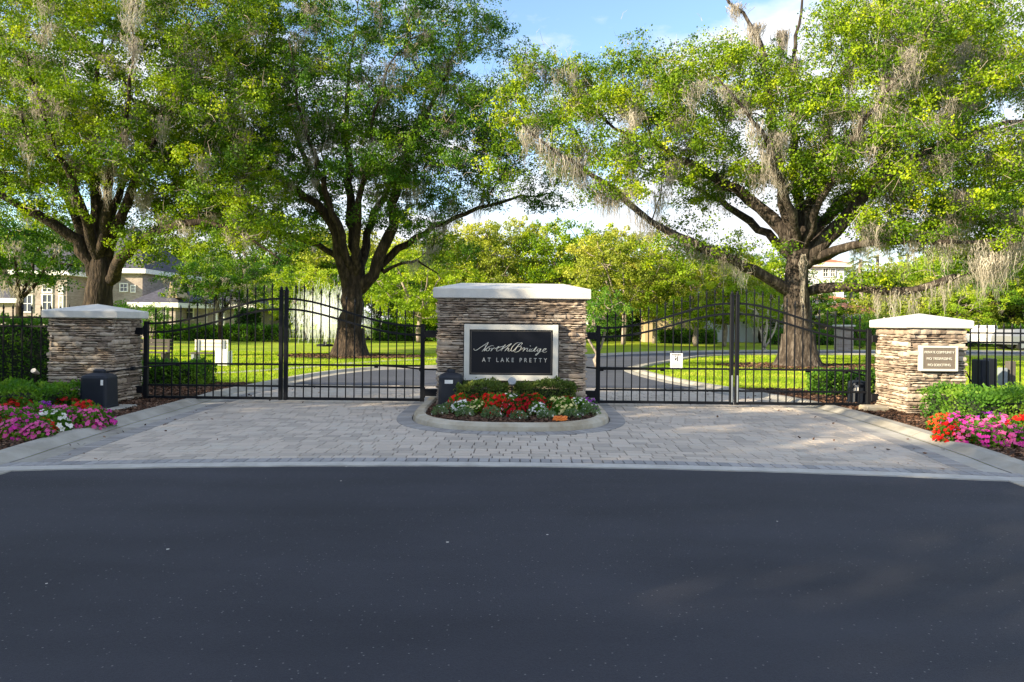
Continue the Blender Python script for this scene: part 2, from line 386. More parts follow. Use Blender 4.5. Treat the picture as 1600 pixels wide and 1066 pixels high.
def clump_leaves(centres, radii, per, leaf, g=rng, flat=.42, puff=.30):
    """every clump = several puffs of leaves"""
    out_ = []; nbs = []
    for c, r in zip(centres, radii):
        k = max(3, int(per / 42))
        pc = g.normal(size=(k, 3)) * np.array([r * .55, r * .55, r * .55 * flat]) + c
        m = max(1, per // k)
        q = np.repeat(pc, m, 0)
        pr = puff * g.uniform(.55, 1.35, (k, 1)).repeat(m, 0)
        u = unit(g.normal(size=(len(q), 3))) * g.uniform(.3, 1, (len(q), 1)) ** .4
        out_.append(q + u * pr * np.array([1, 1, .7])); nbs.append(unit(u + unit(q - np.array(c)) * .8 + np.array([0, 0, .25])))
    Cn = np.concatenate(out_)
    return leaf_verts(Cn, np.full(len(Cn), leaf), g=g, nb=np.concatenate(nbs))

# ------------------------------------------------------------------ tree builder
def grow(limbs, centres, r_tip=.012, pipe=2.3, jitter=.12, g=rng, root=None, lam=.22):
    """limbs: list of (points, r0, r1) already in 3D; centres: clump centres. Branches are grown to every clump.
       returns MB with all wood + list of branch polylines"""
    P3 = []; dist = []; par = []; lr = []
    for pts, r0, r1 in limbs:
        pts = [Vector(p) for p in pts]
        # resample by Catmull-Rom
        q = []
        for i in range(len(pts) - 1):
            p0 = pts[max(i - 1, 0)]; p1 = pts[i]; p2 = pts[i + 1]; p3 = pts[min(i + 2, len(pts) - 1)]
            m = max(2, int((p2 - p1).length / .45))
            for j in range(m):
                t = j / m
                q.append(.5 * ((2 * p1) + (-p0 + p2) * t + (2 * p0 - 5 * p1 + 4 * p2 - p3) * t * t + (-p0 + 3 * p1 - 3 * p2 + p3) * t ** 3))
        q.append(pts[-1])
        parent = -1
        if P3:
            A = np.array(P3); parent = int(np.argmin(np.linalg.norm(A - np.array(q[0]), axis=1)))
        for j, p in enumerate(q):
            jit = Vector(g.normal(size=3)) * (.05 if 0 < j < len(q) - 1 else 0)
            P3.append(tuple(p + jit)); par.append(parent)
            dist.append(0 if parent < 0 else dist[parent] + (Vector(P3[-1]) - Vector(P3[parent])).length)
            lr.append(r0 + (r1 - r0) * (j / max(1, len(q) - 1)))
            parent = len(P3) - 1
    nl = len(P3)
    chains = []
    cap = len(P3) + len(centres) * 14 + 10
    A = np.zeros((cap, 3)); A[:nl] = P3; D = np.zeros(cap); D[:nl] = dist
    allow = np.zeros(cap, bool); allow[:nl] = [d > 3.2 or p < 0 and False for d, p in zip(dist, par)]
    if not allow.any(): allow[:nl] = True
    par = list(par) ; cnt = nl
    C = np.array(centres)
    d0 = np.array([np.min(np.linalg.norm(A[:nl] - c, axis=1)) for c in C])
    order = np.argsort(d0)
    tips = []
    for ci in order:
        c = C[ci]
        dd = np.linalg.norm(A[:cnt] - c, axis=1) + lam * D[:cnt] + np.where(allow[:cnt], 0, 50) + np.maximum(0, A[:cnt, 2] - c[2]) * .35
        k = int(np.argmin(dd)); s0 = A[k].copy(); L = np.linalg.norm(c - s0)
        m = int(min(12, max(2, round(L / .5))))
        sag = np.array([0, 0, .12 * L]) * g.uniform(-.6, 1.2)
        pts = []
        bend = g.normal(size=3) * .10 * L
        prev = k; idx = [k]
        for j in range(1, m + 1):
            t = j / m
            p = s0 + (c - s0) * t + (sag + bend) * math.sin(math.pi * t) + (g.normal(size=3) * jitter * .5 if j < m else 0)
            A[cnt] = p; D[cnt] = D[prev] + np.linalg.norm(p - A[prev]); allow[cnt] = True
            par.append(prev); idx.append(cnt); prev = cnt; cnt += 1
        chains.append(idx); tips.append(prev)
    # pipe model
    w = np.zeros(cnt)
    for tpi in tips:
        w[tpi] += 1
    for i in range(cnt - 1, -1, -1):
        if par[i] >= 0: w[par[i]] += w[i]
    rad = r_tip * np.maximum(w, 1) ** (1 / pipe)
    mb = MB()
    for pts, r0, r1 in limbs: pass
    # limbs (explicit radii, uneven)
    start = 0; i = 0
    lims = []
    cur = [0]
    for i in range(1, nl):
        if par[i] == i - 1: cur.append(i)
        else: lims.append(cur); cur = [i]
    lims.append(cur)
    for li in lims:
        pts = [A[i] for i in li]; rr = [max(lr[i], 0.02) * g.uniform(.9, 1.12) for i in li]
        if par[li[0]] >= 0: pts = [A[par[li[0]]]] + pts; rr = [rr[0]] + rr
        mb.tube(pts, rr, n=12 if lr[li[0]] > .2 else 8)
    for idx in chains:
        pts = [A[i] for i in idx]; rr = [rad[i] for i in idx]; rr[0] = min(rr[0], rr[1] * 1.3)
        mb.tube(pts, rr, n=5 if max(rr) > .03 else 3, cap=False)
    return mb, A[:cnt], rad, w
def twigs(centres, radii, per, g=rng, ln=.55, r=.007):
    """fine bare twigs as thin ribbons"""
    C = np.repeat(np.array(centres), per, 0); Rr = np.repeat(np.array(radii), per)[:, None]
    n = len(C)
    a = C + g.normal(size=(n, 3)) * Rr * .35
    d = unit(g.normal(size=(n, 3)) + np.array([0, 0, .25])); L = ln * g.uniform(.5, 1.4, (n, 1))
    s = unit(np.cross(d, g.normal(size=(n, 3)))) * r
    mid = a + d * L * .5 + g.normal(size=(n, 3)) * .06; b = a + d * L + g.normal(size=(n, 3)) * .08
    q1 = np.stack([a - s, a + s, mid + s * .7, mid - s * .7], 1); q2 = np.stack([mid - s * .7, mid + s * .7, b + s * .3, b - s * .3], 1)
    return np.concatenate([q1.reshape(-1, 3), q2.reshape(-1, 3)])
def moss_verts(anchors, lengths, strands=14, g=rng, spread=.16, w0=.03):
    """hanging moss: tapering wavy ribbons"""
    out_ = []
    for a, L in zip(anchors, lengths):
        for k in range(strands):
            off = g.normal(size=3) * np.array([spread, spread, .05])
            l = L * g.uniform(.35, 1.0) * (1 - min(.6, np.linalg.norm(off[:2]) / (spread * 4)))
            p = np.array(a) + off; ang = g.uniform(0, math.pi); s = np.array([math.cos(ang), math.sin(ang), 0])
            wd = w0 * g.uniform(.5, 1.3); m = 5
            prev = p; pw = wd
            for j in range(1, m + 1):
                q = p + np.array([g.normal() * .05, g.normal() * .05, -l * j / m]); q[:2] -= off[:2] * .45 * (j / m)
                nw = wd * (1 - j / m * .85) * g.uniform(.7, 1.3)
                out_.append([prev - s * pw, prev + s * pw, q + s * nw, q - s * nw]); prev = q; pw = nw
    return np.array(out_).reshape(-1, 3)
def sample_ellipses(ells, D, mind, g=rng):
    """ells: (cx,cy,rx,ry,depth radius,depth offset,count) in photo pixels at distance D"""
    pts = []
    for cx, cy, rx, ry, rd, od, cnt in ells:
        tries = 0; got = 0
        while got < cnt and tries < cnt * 12:
            tries += 1
            u = g.normal(size=3); u /= np.linalg.norm(u); u *= g.uniform(0.15, 1) ** .4
            Y = D + od + u[1] * rd
            p = P(cx + u[0] * rx, cy + u[2] * ry, Y)
            p = np.array(p)
            if pts and np.min(np.linalg.norm(np.array(pts) - p, axis=1)) < mind: continue
            pts.append(p); got += 1
    return np.array(pts)
def big_oak(name, label,  D, base, limbs_px, ells, leafmat, per=230, leaf=.10, moss_n=90, seed=1, trunk_r=(.75, .6), extra_moss=(), mind=.75, lenf=1.0, rmul=1.0, bark='bark'):
    g = np.random.default_rng(seed)
    b = P(base[0], base[1], D); b.z = 0
    root = empty(name, b, label, 'tree')
    limbs = []
    for pts, r0, r1 in limbs_px:
        limbs.append(([P(p[0], p[1], D + (p[2] if len(p) > 2 else 0)) for p in pts], r0, r1))
    cs = sample_ellipses(ells, D, mind, g)
    mb, A, rad, wts = grow(limbs, cs, g=g, r_tip=.013)
    # flared base with root buttresses
    fl = MB(); nn = 24; rings = 7
    top = limbs[0][0][1]; tr = trunk_r[1]
    b0 = Vector((b.x, b.y, 0)); ph = g.uniform(0, 6.28, 4)
    for i in range(rings):
        t = i / (rings - 1); z = t * 1.3
        cen = b0.lerp(Vector((limbs[0][0][0].x, limbs[0][0][0].y, 0)), t)
        for k in range(nn):
            a = 2 * math.pi * k / nn
            wob = 1 + .13 * math.sin(3 * a + ph[0]) + .10 * math.sin(5 * a + ph[1]) + .05 * math.sin(9 * a + ph[2])
            rr = tr * (1.0 * (1 + (wob - 1) * (1 - t * .6)) + .55 * (1 - t) ** 2.4)
            fl.v.append((cen.x + math.cos(a) * rr, cen.y + math.sin(a) * rr, z - .05))
    for i in range(rings - 1):
        for k in range(nn):
            k2 = (k + 1) % nn; fl.f.append((i * nn + k, i * nn + k2, (i + 1) * nn + k2, (i + 1) * nn + k))
    mb.add(fl.v, fl.f)
    tr_o = mb.build('trunk', bark, root, smooth=True); local(tr_o, root)
    rr = g.uniform(.75, 1.35, len(cs)) * rmul
    lv = clump_leaves(cs, rr, per, leaf, g=g)
    o = np_mesh('crown', lv, 4, leafmat, root); local(o, root)
    tv = twigs(cs, rr, 26, g=g)
    o = np_mesh('twigs', tv, 4, 'twig', root); local(o, root)
    # moss from branch nodes
    ax = A[:, :2] - np.array([b.x, b.y]); cand = np.where((rad < .09) & (rad > .013) & ((ax ** 2).sum(1) > 6.5))[0]
    pick = g.choice(cand, size=min(moss_n, len(cand)), replace=False)
    anc = A[pick]; ln = g.uniform(.35, 1.6, len(anc)) * lenf
    mv = [moss_verts(anc, ln, 56, g=g, spread=.2, w0=.012)]
    for (px, py, dY, L, st, sp) in extra_moss:
        p = P(px, py, D + dY); mv.append(moss_verts([p], [L], st * 3, g=g, spread=sp, w0=.014))
    o = np_mesh('moss', np.concatenate(mv), 4, 'moss', root); local(o, root)
    return root

# ================================================================== GROUND
from mathutils.geometry import tessellate_polygon
def sheet(name, poly, z, mat, kind='structure'):
    tri = tessellate_polygon([[Vector((x, y, 0)) for x, y in poly]])
    me = bpy.data.meshes.new(name)
    me.from_pydata([(x, y, z) for x, y in poly], [], [tuple(t) for t in tri]); me.update()
    if me.polygons and sum(p.normal.z for p in me.polygons) < 0: me.flip_normals()
    me.materials.append(MAT[mat]); o = link(name, me); tag(o, kind=kind); return o
def catmull(pts, step=.35):
    pts = [Vector((p[0], p[1], 0)) for p in pts]; q = []
    for i in range(len(pts) - 1):
        p0 = pts[max(i - 1, 0)]; p1 = pts[i]; p2 = pts[i + 1]; p3 = pts[min(i + 2, len(pts) - 1)]
        m = max(1, int((p2 - p1).length / step))
        for j in range(m):
            t = j / m
            q.append(.5 * ((2 * p1) + (-p0 + p2) * t + (2 * p0 - 5 * p1 + 4 * p2 - p3) * t * t + (-p0 + 3 * p1 - 3 * p2 + p3) * t ** 3))
    q.append(pts[-1]); return [(p.x, p.y) for p in q]
LP = [(-24, 2.6), (-12, 3.3), (-7.4, 4.6), (-5.75, 6.2), (-5.6, 7.2), (-5.68, 8), (-5.86, 10), (-5.98, 12), (-6.06, 13.5), (-6.12, 14.3), (-5.98, 16), (-5.6, 19.5), (-4.6, 22.1), (-2.6, 23.4), (-.3, 25.5), (1.2, 28), (3.7, 33), (7.5, 37.2), (12, 40), (17, 42), (26, 44), (45, 45.5), (120, 46)]
RP = [(24, 2.6), (12, 3.3), (7.4, 4.6), (5.75, 6.2), (5.6, 7.2), (5.72, 8), (5.92, 10), (6.02, 12), (5.92, 13.4), (5.75, 14.2), (5.2, 16.2), (4.6, 18.5), (4.3, 21), (4.35, 23.2), (5.0, 25.1), (6.6, 28.2), (9.6, 33.4), (14.4, 36.4), (22, 38), (40, 39.2), (120, 40)]
LPs, RPs = catmull(LP), catmull(RP)
def off(path, o):
    """offset towards the road side (right of the left path, left of the right path)"""
    res = []
    for i, (x, y) in enumerate(path):
        a = path[max(i - 1, 0)]; b = path[min(i + 1, len(path) - 1)]
        dx, dy = b[0] - a[0], b[1] - a[1]; l = math.hypot(dx, dy)
        s = 1 if path is LPs else -1
        res.append((x + s * dy / l * o, y - s * dx / l * o))
    return res
def seam(x): return 7.33 - .018 * min(abs(x), 6.5) ** 2

sheet('lawn', [(-260, -120), (260, -120), (260, 380), (-260, 380)], 0.0, 'lawn')
# near street: everything in front of the beds
ns = [(x, y) for x, y in LPs if y < 8]; nr = [(x, y) for x, y in RPs if y < 8]
sheet('street', [(-60, -60), (-60, 2.6)] + ns + [(x, y) for x, y in reversed(nr)] + [(60, 2.6), (60, -60)], .004, 'asphalt')

# driveway sand bed
l2 = [(x * .2, seam(x * .2) + .1) for x in range(27, -1, -1)][::-1]; l2 = [(-x, y) for x, y in l2] + [(x, y) for x, y in off(LPs, .3) if 7.0 < y < 16.7]; r2 = [(x * .2, seam(x * .2) + .1) for x in range(1, 28)] + [(x, y) for x, y in off(RPs, .3) if 7.0 < y < 16.7]
sheet('paver_joint_bed', l2 + list(reversed(r2)), .008, 'sand')
l3 = [(x, y) for x, y in off(LPs, .3) if y > 16.3]; r3 = [(x, y) for x, y in off(RPs, .3) if y > 16.3]
sheet('loop_road', l3 + list(reversed(r3)), .012, 'asphalt2')
# beds
def bed(path, sgn, name):
    e = [(x, y) for x, y in path if y < 16.3]
    poly = e + [(sgn * 7.9, 16.3), (sgn * 8.3, 13.6), (sgn * 30, 13.3), (sgn * 30, e[0][1])]
    return sheet(name, poly, .06, 'mulch_base')
bed(LPs, -1, 'mulch_bed'); bed(RPs, 1, 'mulch_bed')

def kerb(path, y0, y1, name, h=.085):
    """kerb and gutter cast in lengths with joints"""
    pts = [(p, q, r) for p, q, r in zip(path, off(path, .14), off(path, .30)) ]
    o0 = path; prof = [(-.04, -.05), (-.03, h), (.13, h), (.25, .022), (.29, .018)]
    gut = [(.305, -.02), (.308, .018), (.56, .016), (.565, -.02)]
    mb = MB()
    for pr in (prof, gut):
        lines = [off(path, d) for d, _ in pr]
        acc = 0; seg = []
        idxs = [i for i in range(len(path)) if y0 <= path[i][1] <= y1]
        def flush(seg):
            if len(seg) < 2: return
            vs = []; n = len(pr)
            for t, i in enumerate(seg):
                for k in range(n):
                    x, y = lines[k][i]
                    if t == len(seg) - 1:   # pull the end back to leave the joint
                        x0, y0_ = lines[k][seg[-2]]; l = math.hypot(x - x0, y - y0_); f = max(0, 1 - .014 / max(l, .02)); x = x0 + (x - x0) * f; y = y0_ + (y - y0_) * f
                    vs.append((x, y, pr[k][1]))
            fs = []
            for t in range(len(seg) - 1):
                for k in range(n - 1): fs.append((t * n + k, (t + 1) * n + k, (t + 1) * n + k + 1, t * n + k + 1))
            fs.append(tuple(range(n))); fs.append(tuple((len(seg) - 1) * n + k for k in reversed(range(n))))
            mb.add(vs, fs)
        for i in idxs:
            seg.append(i)
            if len(seg) > 1: acc += math.hypot(path[i][0] - path[seg[-2]][0], path[i][1] - path[seg[-2]][1])
            if acc > 2.6: flush(seg); seg = [i]; acc = 0
        flush(seg)
    # joint filler a little lower
    o = mb.build(name, 'concrete'); tag(o, kind='structure'); return o
kerb(LPs, 2.0, 47, 'kerb'); kerb(RPs, 2.0, 41, 'kerb')

def in_y(path, y):
    """x of path (main straight part) at y"""
    best = min((p for p in path if 5 < p[1] < 20 and abs(p[0]) < 8), key=lambda p: abs(p[1] - y)); return best[0]
def isl(o, n=48):
    a, b, cy = 1.6 + o, 1.95 + o, 11.55; pts = [(-a, 13.9)]
    for i in range(n + 1):
        t = math.pi + math.pi * i / n
        c, s = math.cos(t), math.sin(t); e = 2 / 2.7
        pts.append((a * math.copysign(abs(c) ** e, c), cy + b * math.copysign(abs(s) ** e, s)))
    pts.append((a, 13.9)); return pts
def inside_isl(x, y, o):
    a, b, cy = 1.6 + o, 1.95 + o, 11.55
    if y > 13.9 + o: return False
    if y >= cy: return abs(x) < a
    return (abs(x) / a) ** 2.7 + (abs(y - cy) / b) ** 2.7 < 1
pav = MB(); pg = MB()
def paver(mb, x0, x1, v0, v1, z, gap=.004, f=seam, off_=0):
    g_ = gap; i = .005; tilt = random.uniform(-.0012, .0012)
    def pt(x, v, zz): return (x, f(x) + v, zz)
    vs = [pt(x0 + g_, v0 + g_, z - .012), pt(x1 - g_, v0 + g_, z - .012), pt(x1 - g_, v1 - g_, z - .012), pt(x0 + g_, v1 - g_, z - .012),
          pt(x0 + g_ + i, v0 + g_ + i, z + tilt), pt(x1 - g_ - i, v0 + g_ + i, z), pt(x1 - g_ - i, v1 - g_ - i, z - tilt), pt(x0 + g_ + i, v1 - g_ - i, z)]
    mb.add(vs, [(4, 5, 6, 7), (0, 1, 5, 4), (1, 2, 6, 5), (2, 3, 7, 6), (3, 0, 4, 7)])
v = .38; row = 0
while v < 9.4:
    h = random.choice([.15, .15, .225])
    x = -6.4 + random.uniform(0, .2)
    while x < 6.4:
        wd = random.choice([.15, .225, .225, .30]) if h < .2 else random.choice([.15, .225, .30])
        xm, ym = x + wd / 2, seam(x) + v + h / 2
        xl = in_y(LPs, ym) + .56 + .12; xr = in_y(RPs, ym) - .56 - .12
        if xl < xm < xr and ym < 16.35 and not inside_isl(xm, ym, .16):
            paver(pav, x, x + wd, v, v + h, .020)
        x += wd
    v += h; row += 1
o = pav.build('paver_driveway', 'paver'); tag(o, kind='structure')
x = -5.3
while x < 5.3:
    paver(pg, x, x + .115, .19, .385, .023); x += .115
o = pg.build('paver_border', 'paver_grey'); tag(o, kind='structure')
# dark soldier courses along the kerbs and round the island
pd = MB()
def course(line_a, line_b, z, step=.12):
    """blocks between two parallel polylines"""
    acc = 0; cur = 0; L = [0]
    for i in range(1, len(line_a)): L.append(L[-1] + math.hypot(line_a[i][0] - line_a[i - 1][0], line_a[i][1] - line_a[i - 1][1]))
    def at(line, s):
        for i in range(1, len(L)):
            if L[i] >= s:
                t = (s - L[i - 1]) / max(1e-6, L[i] - L[i - 1]); a, b = line[i - 1], line[i]
                return Vector((a[0] + (b[0] - a[0]) * t, a[1] + (b[1] - a[1]) * t, 0))
        return Vector((*line[-1], 0))
    s = 0
    while s + step < L[-1]:
        a0, a1, b0, b1 = at(line_a, s + .005), at(line_a, s + step - .005), at(line_b, s + .005), at(line_b, s + step - .005)
        c = (a0 + a1 + b0 + b1) / 4; zz = z + random.uniform(-.0012, .0012)
        top = [p.lerp(c, .03) + Vector((0, 0, zz)) for p in (a0, a1, b1, b0)]; bot = [p + Vector((0, 0, z - .012)) for p in (a0, a1, b1, b0)]
        pd.add(bot + top, [(4, 5, 6, 7), (0, 1, 5, 4), (1, 2, 6, 5), (2, 3, 7, 6), (3, 0, 4, 7)])
        s += step
for path in (LPs, RPs):
    a = [(p, q) for p, q, r in zip(off(path, .575), off(path, .79), path) if 7.15 < r[1] < 16.2]
    course([p for p, q in a], [q for p, q in a], .025)
course(isl(.01, 120), isl(.25, 120), .027)
pd_o = pd.build('paver_edge_course', 'paver_dark'); tag(pd_o, kind='structure')
pd_o.data.validate()
# concrete ribbon along the asphalt
rb = MB(); xs = [-5.6 + i * .2 for i in range(57)]
xs = [min(x, 5.6) for x in xs]
vs = []; fs = []
for x in xs:
    wob = .006 * math.sin(x * 5.1) + .004 * math.sin(x * 13)
    vs += [(x, seam(x) + wob, -.01), (x, seam(x) + wob, .018), (x, seam(x) + .185, .019)]
for i in range(len(xs) - 1):
    a = i * 3; fs += [(a, a + 3, a + 4, a + 1), (a + 1, a + 4, a + 5, a + 2)]
rb.add(vs, fs); o = rb.build('concrete_ribbon', 'ribbon'); tag(o, kind='structure')

# far path across the lawn
side = catmull([(-30, 17.0), (-14, 18.6), (-8.9, 19.9), (-7.6, 21.4), (-5.4, 26.3), (-3.3, 28.6), (-.8, 30.4), (1.8, 33.6)])
def strip(path, wd):
    a = []; b = []
    for i, (x, y) in enumerate(path):
        p = path[max(i - 1, 0)]; q = path[min(i + 1, len(path) - 1)]; dx, dy = q[0] - p[0], q[1] - p[1]; l = math.hypot(dx, dy)
        a.append((x - dy / l * wd / 2, y + dx / l * wd / 2)); b.append((x + dy / l * wd / 2, y - dx / l * wd / 2))
    return a + list(reversed(b))
sheet('lawn_path', strip(side, .55), .010, 'concrete')

# mulch chips
def chips(name, test, area, n, z=.065, size=.045):
    x0, x1, y0, y1 = area; g = rng
    X = g.uniform(x0, x1, n); Y = g.uniform(y0, y1, n)
    keep = np.array([test(a, b) for a, b in zip(X, Y)]); X, Y = X[keep], Y[keep]
    C = np.stack([X, Y, np.full(len(X), z) + g.uniform(0, .02, len(X))], 1)
    d = unit(g.normal(size=(len(C), 3)) * np.array([1, 1, .25])); nn = unit(g.normal(size=(len(C), 3)) * .5 + np.array([0, 0, 1]))
    s = unit(np.cross(d, nn)); L = g.uniform(.5, 1.3, (len(C), 1)) * size; W = L * g.uniform(.15, .45, (len(C), 1))
    V = np.stack([C - d * L / 2 - s * W, C + d * L / 2 - s * W, C + d * L / 2 + s * W, C - d * L / 2 + s * W], 1)
    o = np_mesh(name, V, 4, 'mulch'); tag(o, kind='stuff'); return o
chips('bark_mulch', lambda x, y: x < in_y(LPs, y) - .03, (-9.5, -5.5, 6.8, 16.2), 26000)
chips('bark_mulch', lambda x, y: x > in_y(RPs, y) + .03, (5.1, 9.5, 6.8, 16.2), 26000)
# mulch ring under the two lawn oaks
def ring(name, c, rx, ry):
    g = random.Random(3); poly = []
    for i in range(48):
        t = 2 * math.pi * i / 48; k = 1 + .12 * math.sin(3 * t + 1) + .06 * math.sin(7 * t)
        poly.append((c[0] + rx * k * math.cos(t), c[1] + ry * k * math.sin(t)))
    sheet(name, poly, .02, 'mulch_base')
    chips('bark_mulch', lambda x, y: ((x - c[0]) / rx) ** 2 + ((y - c[1]) / ry) ** 2 < .95, (c[0] - rx, c[0] + rx, c[1] - ry, c[1] + ry), 6000, z=.03, size=.08)
T2B = G(549, 557); T3B = G(1247, 573)
ring('mulch_ring', (T2B.x, T2B.y), 3.3, 2.2); ring('mulch_ring', (T3B.x + .4, T3B.y), 3.6, 2.0)

# grass blades on the nearer lawn
def grass(name, test, area, n, hh):
    x0, x1, y0, y1 = area; g = rng
    Y = y0 + (y1 - y0) * g.uniform(0, 1, n) ** 1.5; X = g.uniform(x0, x1, n)
    keep = np.array([test(a, b) for a, b in zip(X, Y)]); X, Y = X[keep], Y[keep]; m = len(X)
    C = np.stack([X, Y, np.zeros(m)], 1); ang = g.uniform(0, 6.28, m); s = np.stack([np.cos(ang), np.sin(ang), np.zeros(m)], 1)
    H = hh * g.uniform(.5, 1.2, (m, 1)); lean = g.normal(size=(m, 3)) * np.array([.35, .35, 0]) * H; Wd = g.uniform(.006, .014, (m, 1)) * (1 + (Y[:, None] - y0) * .05)
    top = C + lean + np.array([0, 0, 1]) * H
    V = np.stack([C - s * Wd, C + s * Wd, top], 1)
    o = np_mesh(name, V, 3, 'grass'); tag(o, kind='stuff'); return o
LPa = np.array(LPs); RPa = np.array(RPs)
def left_lawn(x, y):
    if y < 20: return x < in_y(LPs, y) - .05 and not (x > -8 and y < 16.4)
    i = np.argmin((LPa[:, 0] - x) ** 2 + (LPa[:, 1] - y) ** 2); j = min(i + 1, len(LPa) - 1); k = max(i - 1, 0)
    d = LPa[j] - LPa[k]; r = np.array([x, y]) - LPa[i]; return d[0] * r[1] - d[1] * r[0] > .02
def right_lawn(x, y):
    i = np.argmin((RPa[:, 0] - x) ** 2 + (RPa[:, 1] - y) ** 2); j = min(i + 1, len(RPa) - 1); k = max(i - 1, 0)
    d = RPa[j] - RPa[k]; r = np.array([x, y]) - RPa[i]; return d[0] * r[1] - d[1] * r[0] < -.02 and not (x < 7.9 and y < 16.4)
grass('grass', left_lawn, (-22, 0, 14, 34), 90000, .055)
grass('grass', right_lawn, (4.2, 24, 13.4, 36), 90000, .055)

# ================================================================== LEDGE STONE PILLARS
def ledge_face(mb, o, u, n, width, z0, z1, g, hole=None):
    """thin split stones laid in uneven courses on a wall plane. o origin, u along, n outward"""
    z = z0
    def put(a, b, zz, hh):
        m = max(2, int((b - a) / .06) + 1); d0 = g.uniform(.004, .055); vs = []; fs = []
        dt = [d0 + g.uniform(-.012, .014) for _ in range(m)]
        for k in range(m):
            t = k / (m - 1); uu = a + (b - a) * t
            e = .008 if k in (0, m - 1) else 0
            zt = zz + hh - .002 + g.uniform(-.010, .007); zb = zz + .002 + g.uniform(-.007, .010)
            if k in (0, m - 1): zt -= .005; zb += .005
            dm = max(.004, dt[k] - e)
            for q, dd in ((zb, -.03), (zb + .003, dm - .010), (zb + hh * .3, dm), (zt - hh * .3, dm + g.uniform(-.004, .004)), (zt - .003, dm - .012), (zt, -.03)):
                p = o + u * (uu + g.uniform(-.002, .002)) + n * dd; vs.append((p.x, p.y, q))
        for k in range(m - 1):
            for j in range(5): fs.append((k * 6 + j, (k + 1) * 6 + j, (k + 1) * 6 + j + 1, k * 6 + j + 1))
        fs.append(tuple(reversed(range(6)))); fs.append(tuple((m - 1) * 6 + j for j in range(6)))
        mb.add(vs, fs)
    while z < z1 - .012:
        h = min(g.choice([.03, .038, .048, .06, .075, .095]), z1 - z)
        x = -g.uniform(0, .03)
        while x < width:
            l = g.choice([.08, .12, .17, .24, .33, .48]) * g.uniform(.8, 1.2)
            b = min(x + l, width + g.uniform(0, .02))
            if width - b < .05: b = width + g.uniform(0, .02)
            if hole and x > hole[0] + .02 and b < hole[1] - .02 and z > hole[2] and z + h < hole[3]: x = b; continue
            if h > .05 and g.random() < .5:
                s = h * g.uniform(.4, .6); put(x, b, z, s); put(x, b, z + s, h - s)
            else: put(x, b, z, h)
            x = b + .001
        z += h
def cap_mesh(x0, x1, y0, y1, z0, z1, z2, flat=0.0):
    """overhanging coping with a low hipped top; flat = half length of the ridge"""
    mb = MB(); b = .012
    cx, cy = (x0 + x1) / 2, (y0 + y1) / 2
    R0 = [(x0 + b, y0 + b, z0), (x1 - b, y0 + b, z0), (x1 - b, y1 - b, z0), (x0 + b, y1 - b, z0)]
    R1 = [(x0, y0, z0 + b), (x1, y0, z0 + b), (x1, y1, z0 + b), (x0, y1, z0 + b)]
    R2 = [(x0, y0, z1 - b), (x1, y0, z1 - b), (x1, y1, z1 - b), (x0, y1, z1 - b)]
    R3 = [(x0 + b, y0 + b, z1), (x1 - b, y0 + b, z1), (x1 - b, y1 - b, z1), (x0 + b, y1 - b, z1)]
    vs = R0 + R1 + R2 + R3 + [(cx - flat, cy, z2), (cx + flat, cy, z2)]
    fs = [(3, 2, 1, 0)]
    for r in range(3):
        for k in range(4): fs.append((r * 4 + k, r * 4 + (k + 1) % 4, r * 4 + 4 + (k + 1) % 4, r * 4 + 4 + k))
    if flat: fs += [(12, 13, 17, 16), (13, 14, 17), (14, 15, 16, 17), (15, 12, 16)]
    else:
        vs = vs[:-1]; vs[16] = (cx, cy, z2); fs += [(12, 13, 16), (13, 14, 16), (14, 15, 16), (15, 12, 16)]
    mb.add(vs, fs); return mb
def pillar(label, x0, x1, y0, y1, zt, capz, over, flat, seed, holes=None):
    cx, cy = (x0 + x1) / 2, (y0 + y1) / 2
    root = empty('stone_pillar', (cx, cy, 0), label, 'pillar', 'stacked stone gate pillars')
    g = random.Random(seed); mb = MB(); i = .045
    ledge_face(mb, Vector((x0 + i, y0 + i, 0)), Vector((1, 0, 0)), Vector((0, -1, 0)), x1 - x0 - 2 * i, .0, zt, g, holes)
    ledge_face(mb, Vector((x1 - i, y0 + i, 0)), Vector((0, 1, 0)), Vector((1, 0, 0)), y1 - y0 - 2 * i, .0, zt, g)
    ledge_face(mb, Vector((x0 + i, y1 - i, 0)), Vector((0, -1, 0)), Vector((-1, 0, 0)), y1 - y0 - 2 * i, .0, zt, g)
    ledge_face(mb, Vector((x1 - i, y1 - i, 0)), Vector((-1, 0, 0)), Vector((0, 1, 0)), x1 - x0 - 2 * i, .0, zt, g)
    local(mb.build('stone_veneer', 'stone', root), root)
    cb = MB(); cb.box(x0 + i + .006, x1 - i - .006, y0 + i + .006, y1 - i - .006, -.05, zt - .003); local(cb.build('core', 'stone_core', root), root)
    local(cap_mesh(x0 - over, x1 + over, y0 - over, y1 + over, zt, capz[0], capz[1], flat).build('cap', 'cap', root), root)
    return root
PL = pillar('stacked stone gate pillar at the left end of the gates, white pyramid cap', -8.19, -6.97, 12.0, 12.95, 1.56, (1.695, 1.82), .05, 0, 5)
PC = pillar('wide middle stone pillar carrying the big dark sign, white cap', -1.36, 1.35, 12.15, 13.35, 1.985, (2.165, 2.29), .045, .95, 6, holes=(.55, 2.15, .5, 1.5))
PR = pillar('sunlit stone gate pillar at the right end with the small plaque', 6.79, 7.85, 11.72, 12.83, 1.535, (1.675, 1.80), .05, 0, 9)

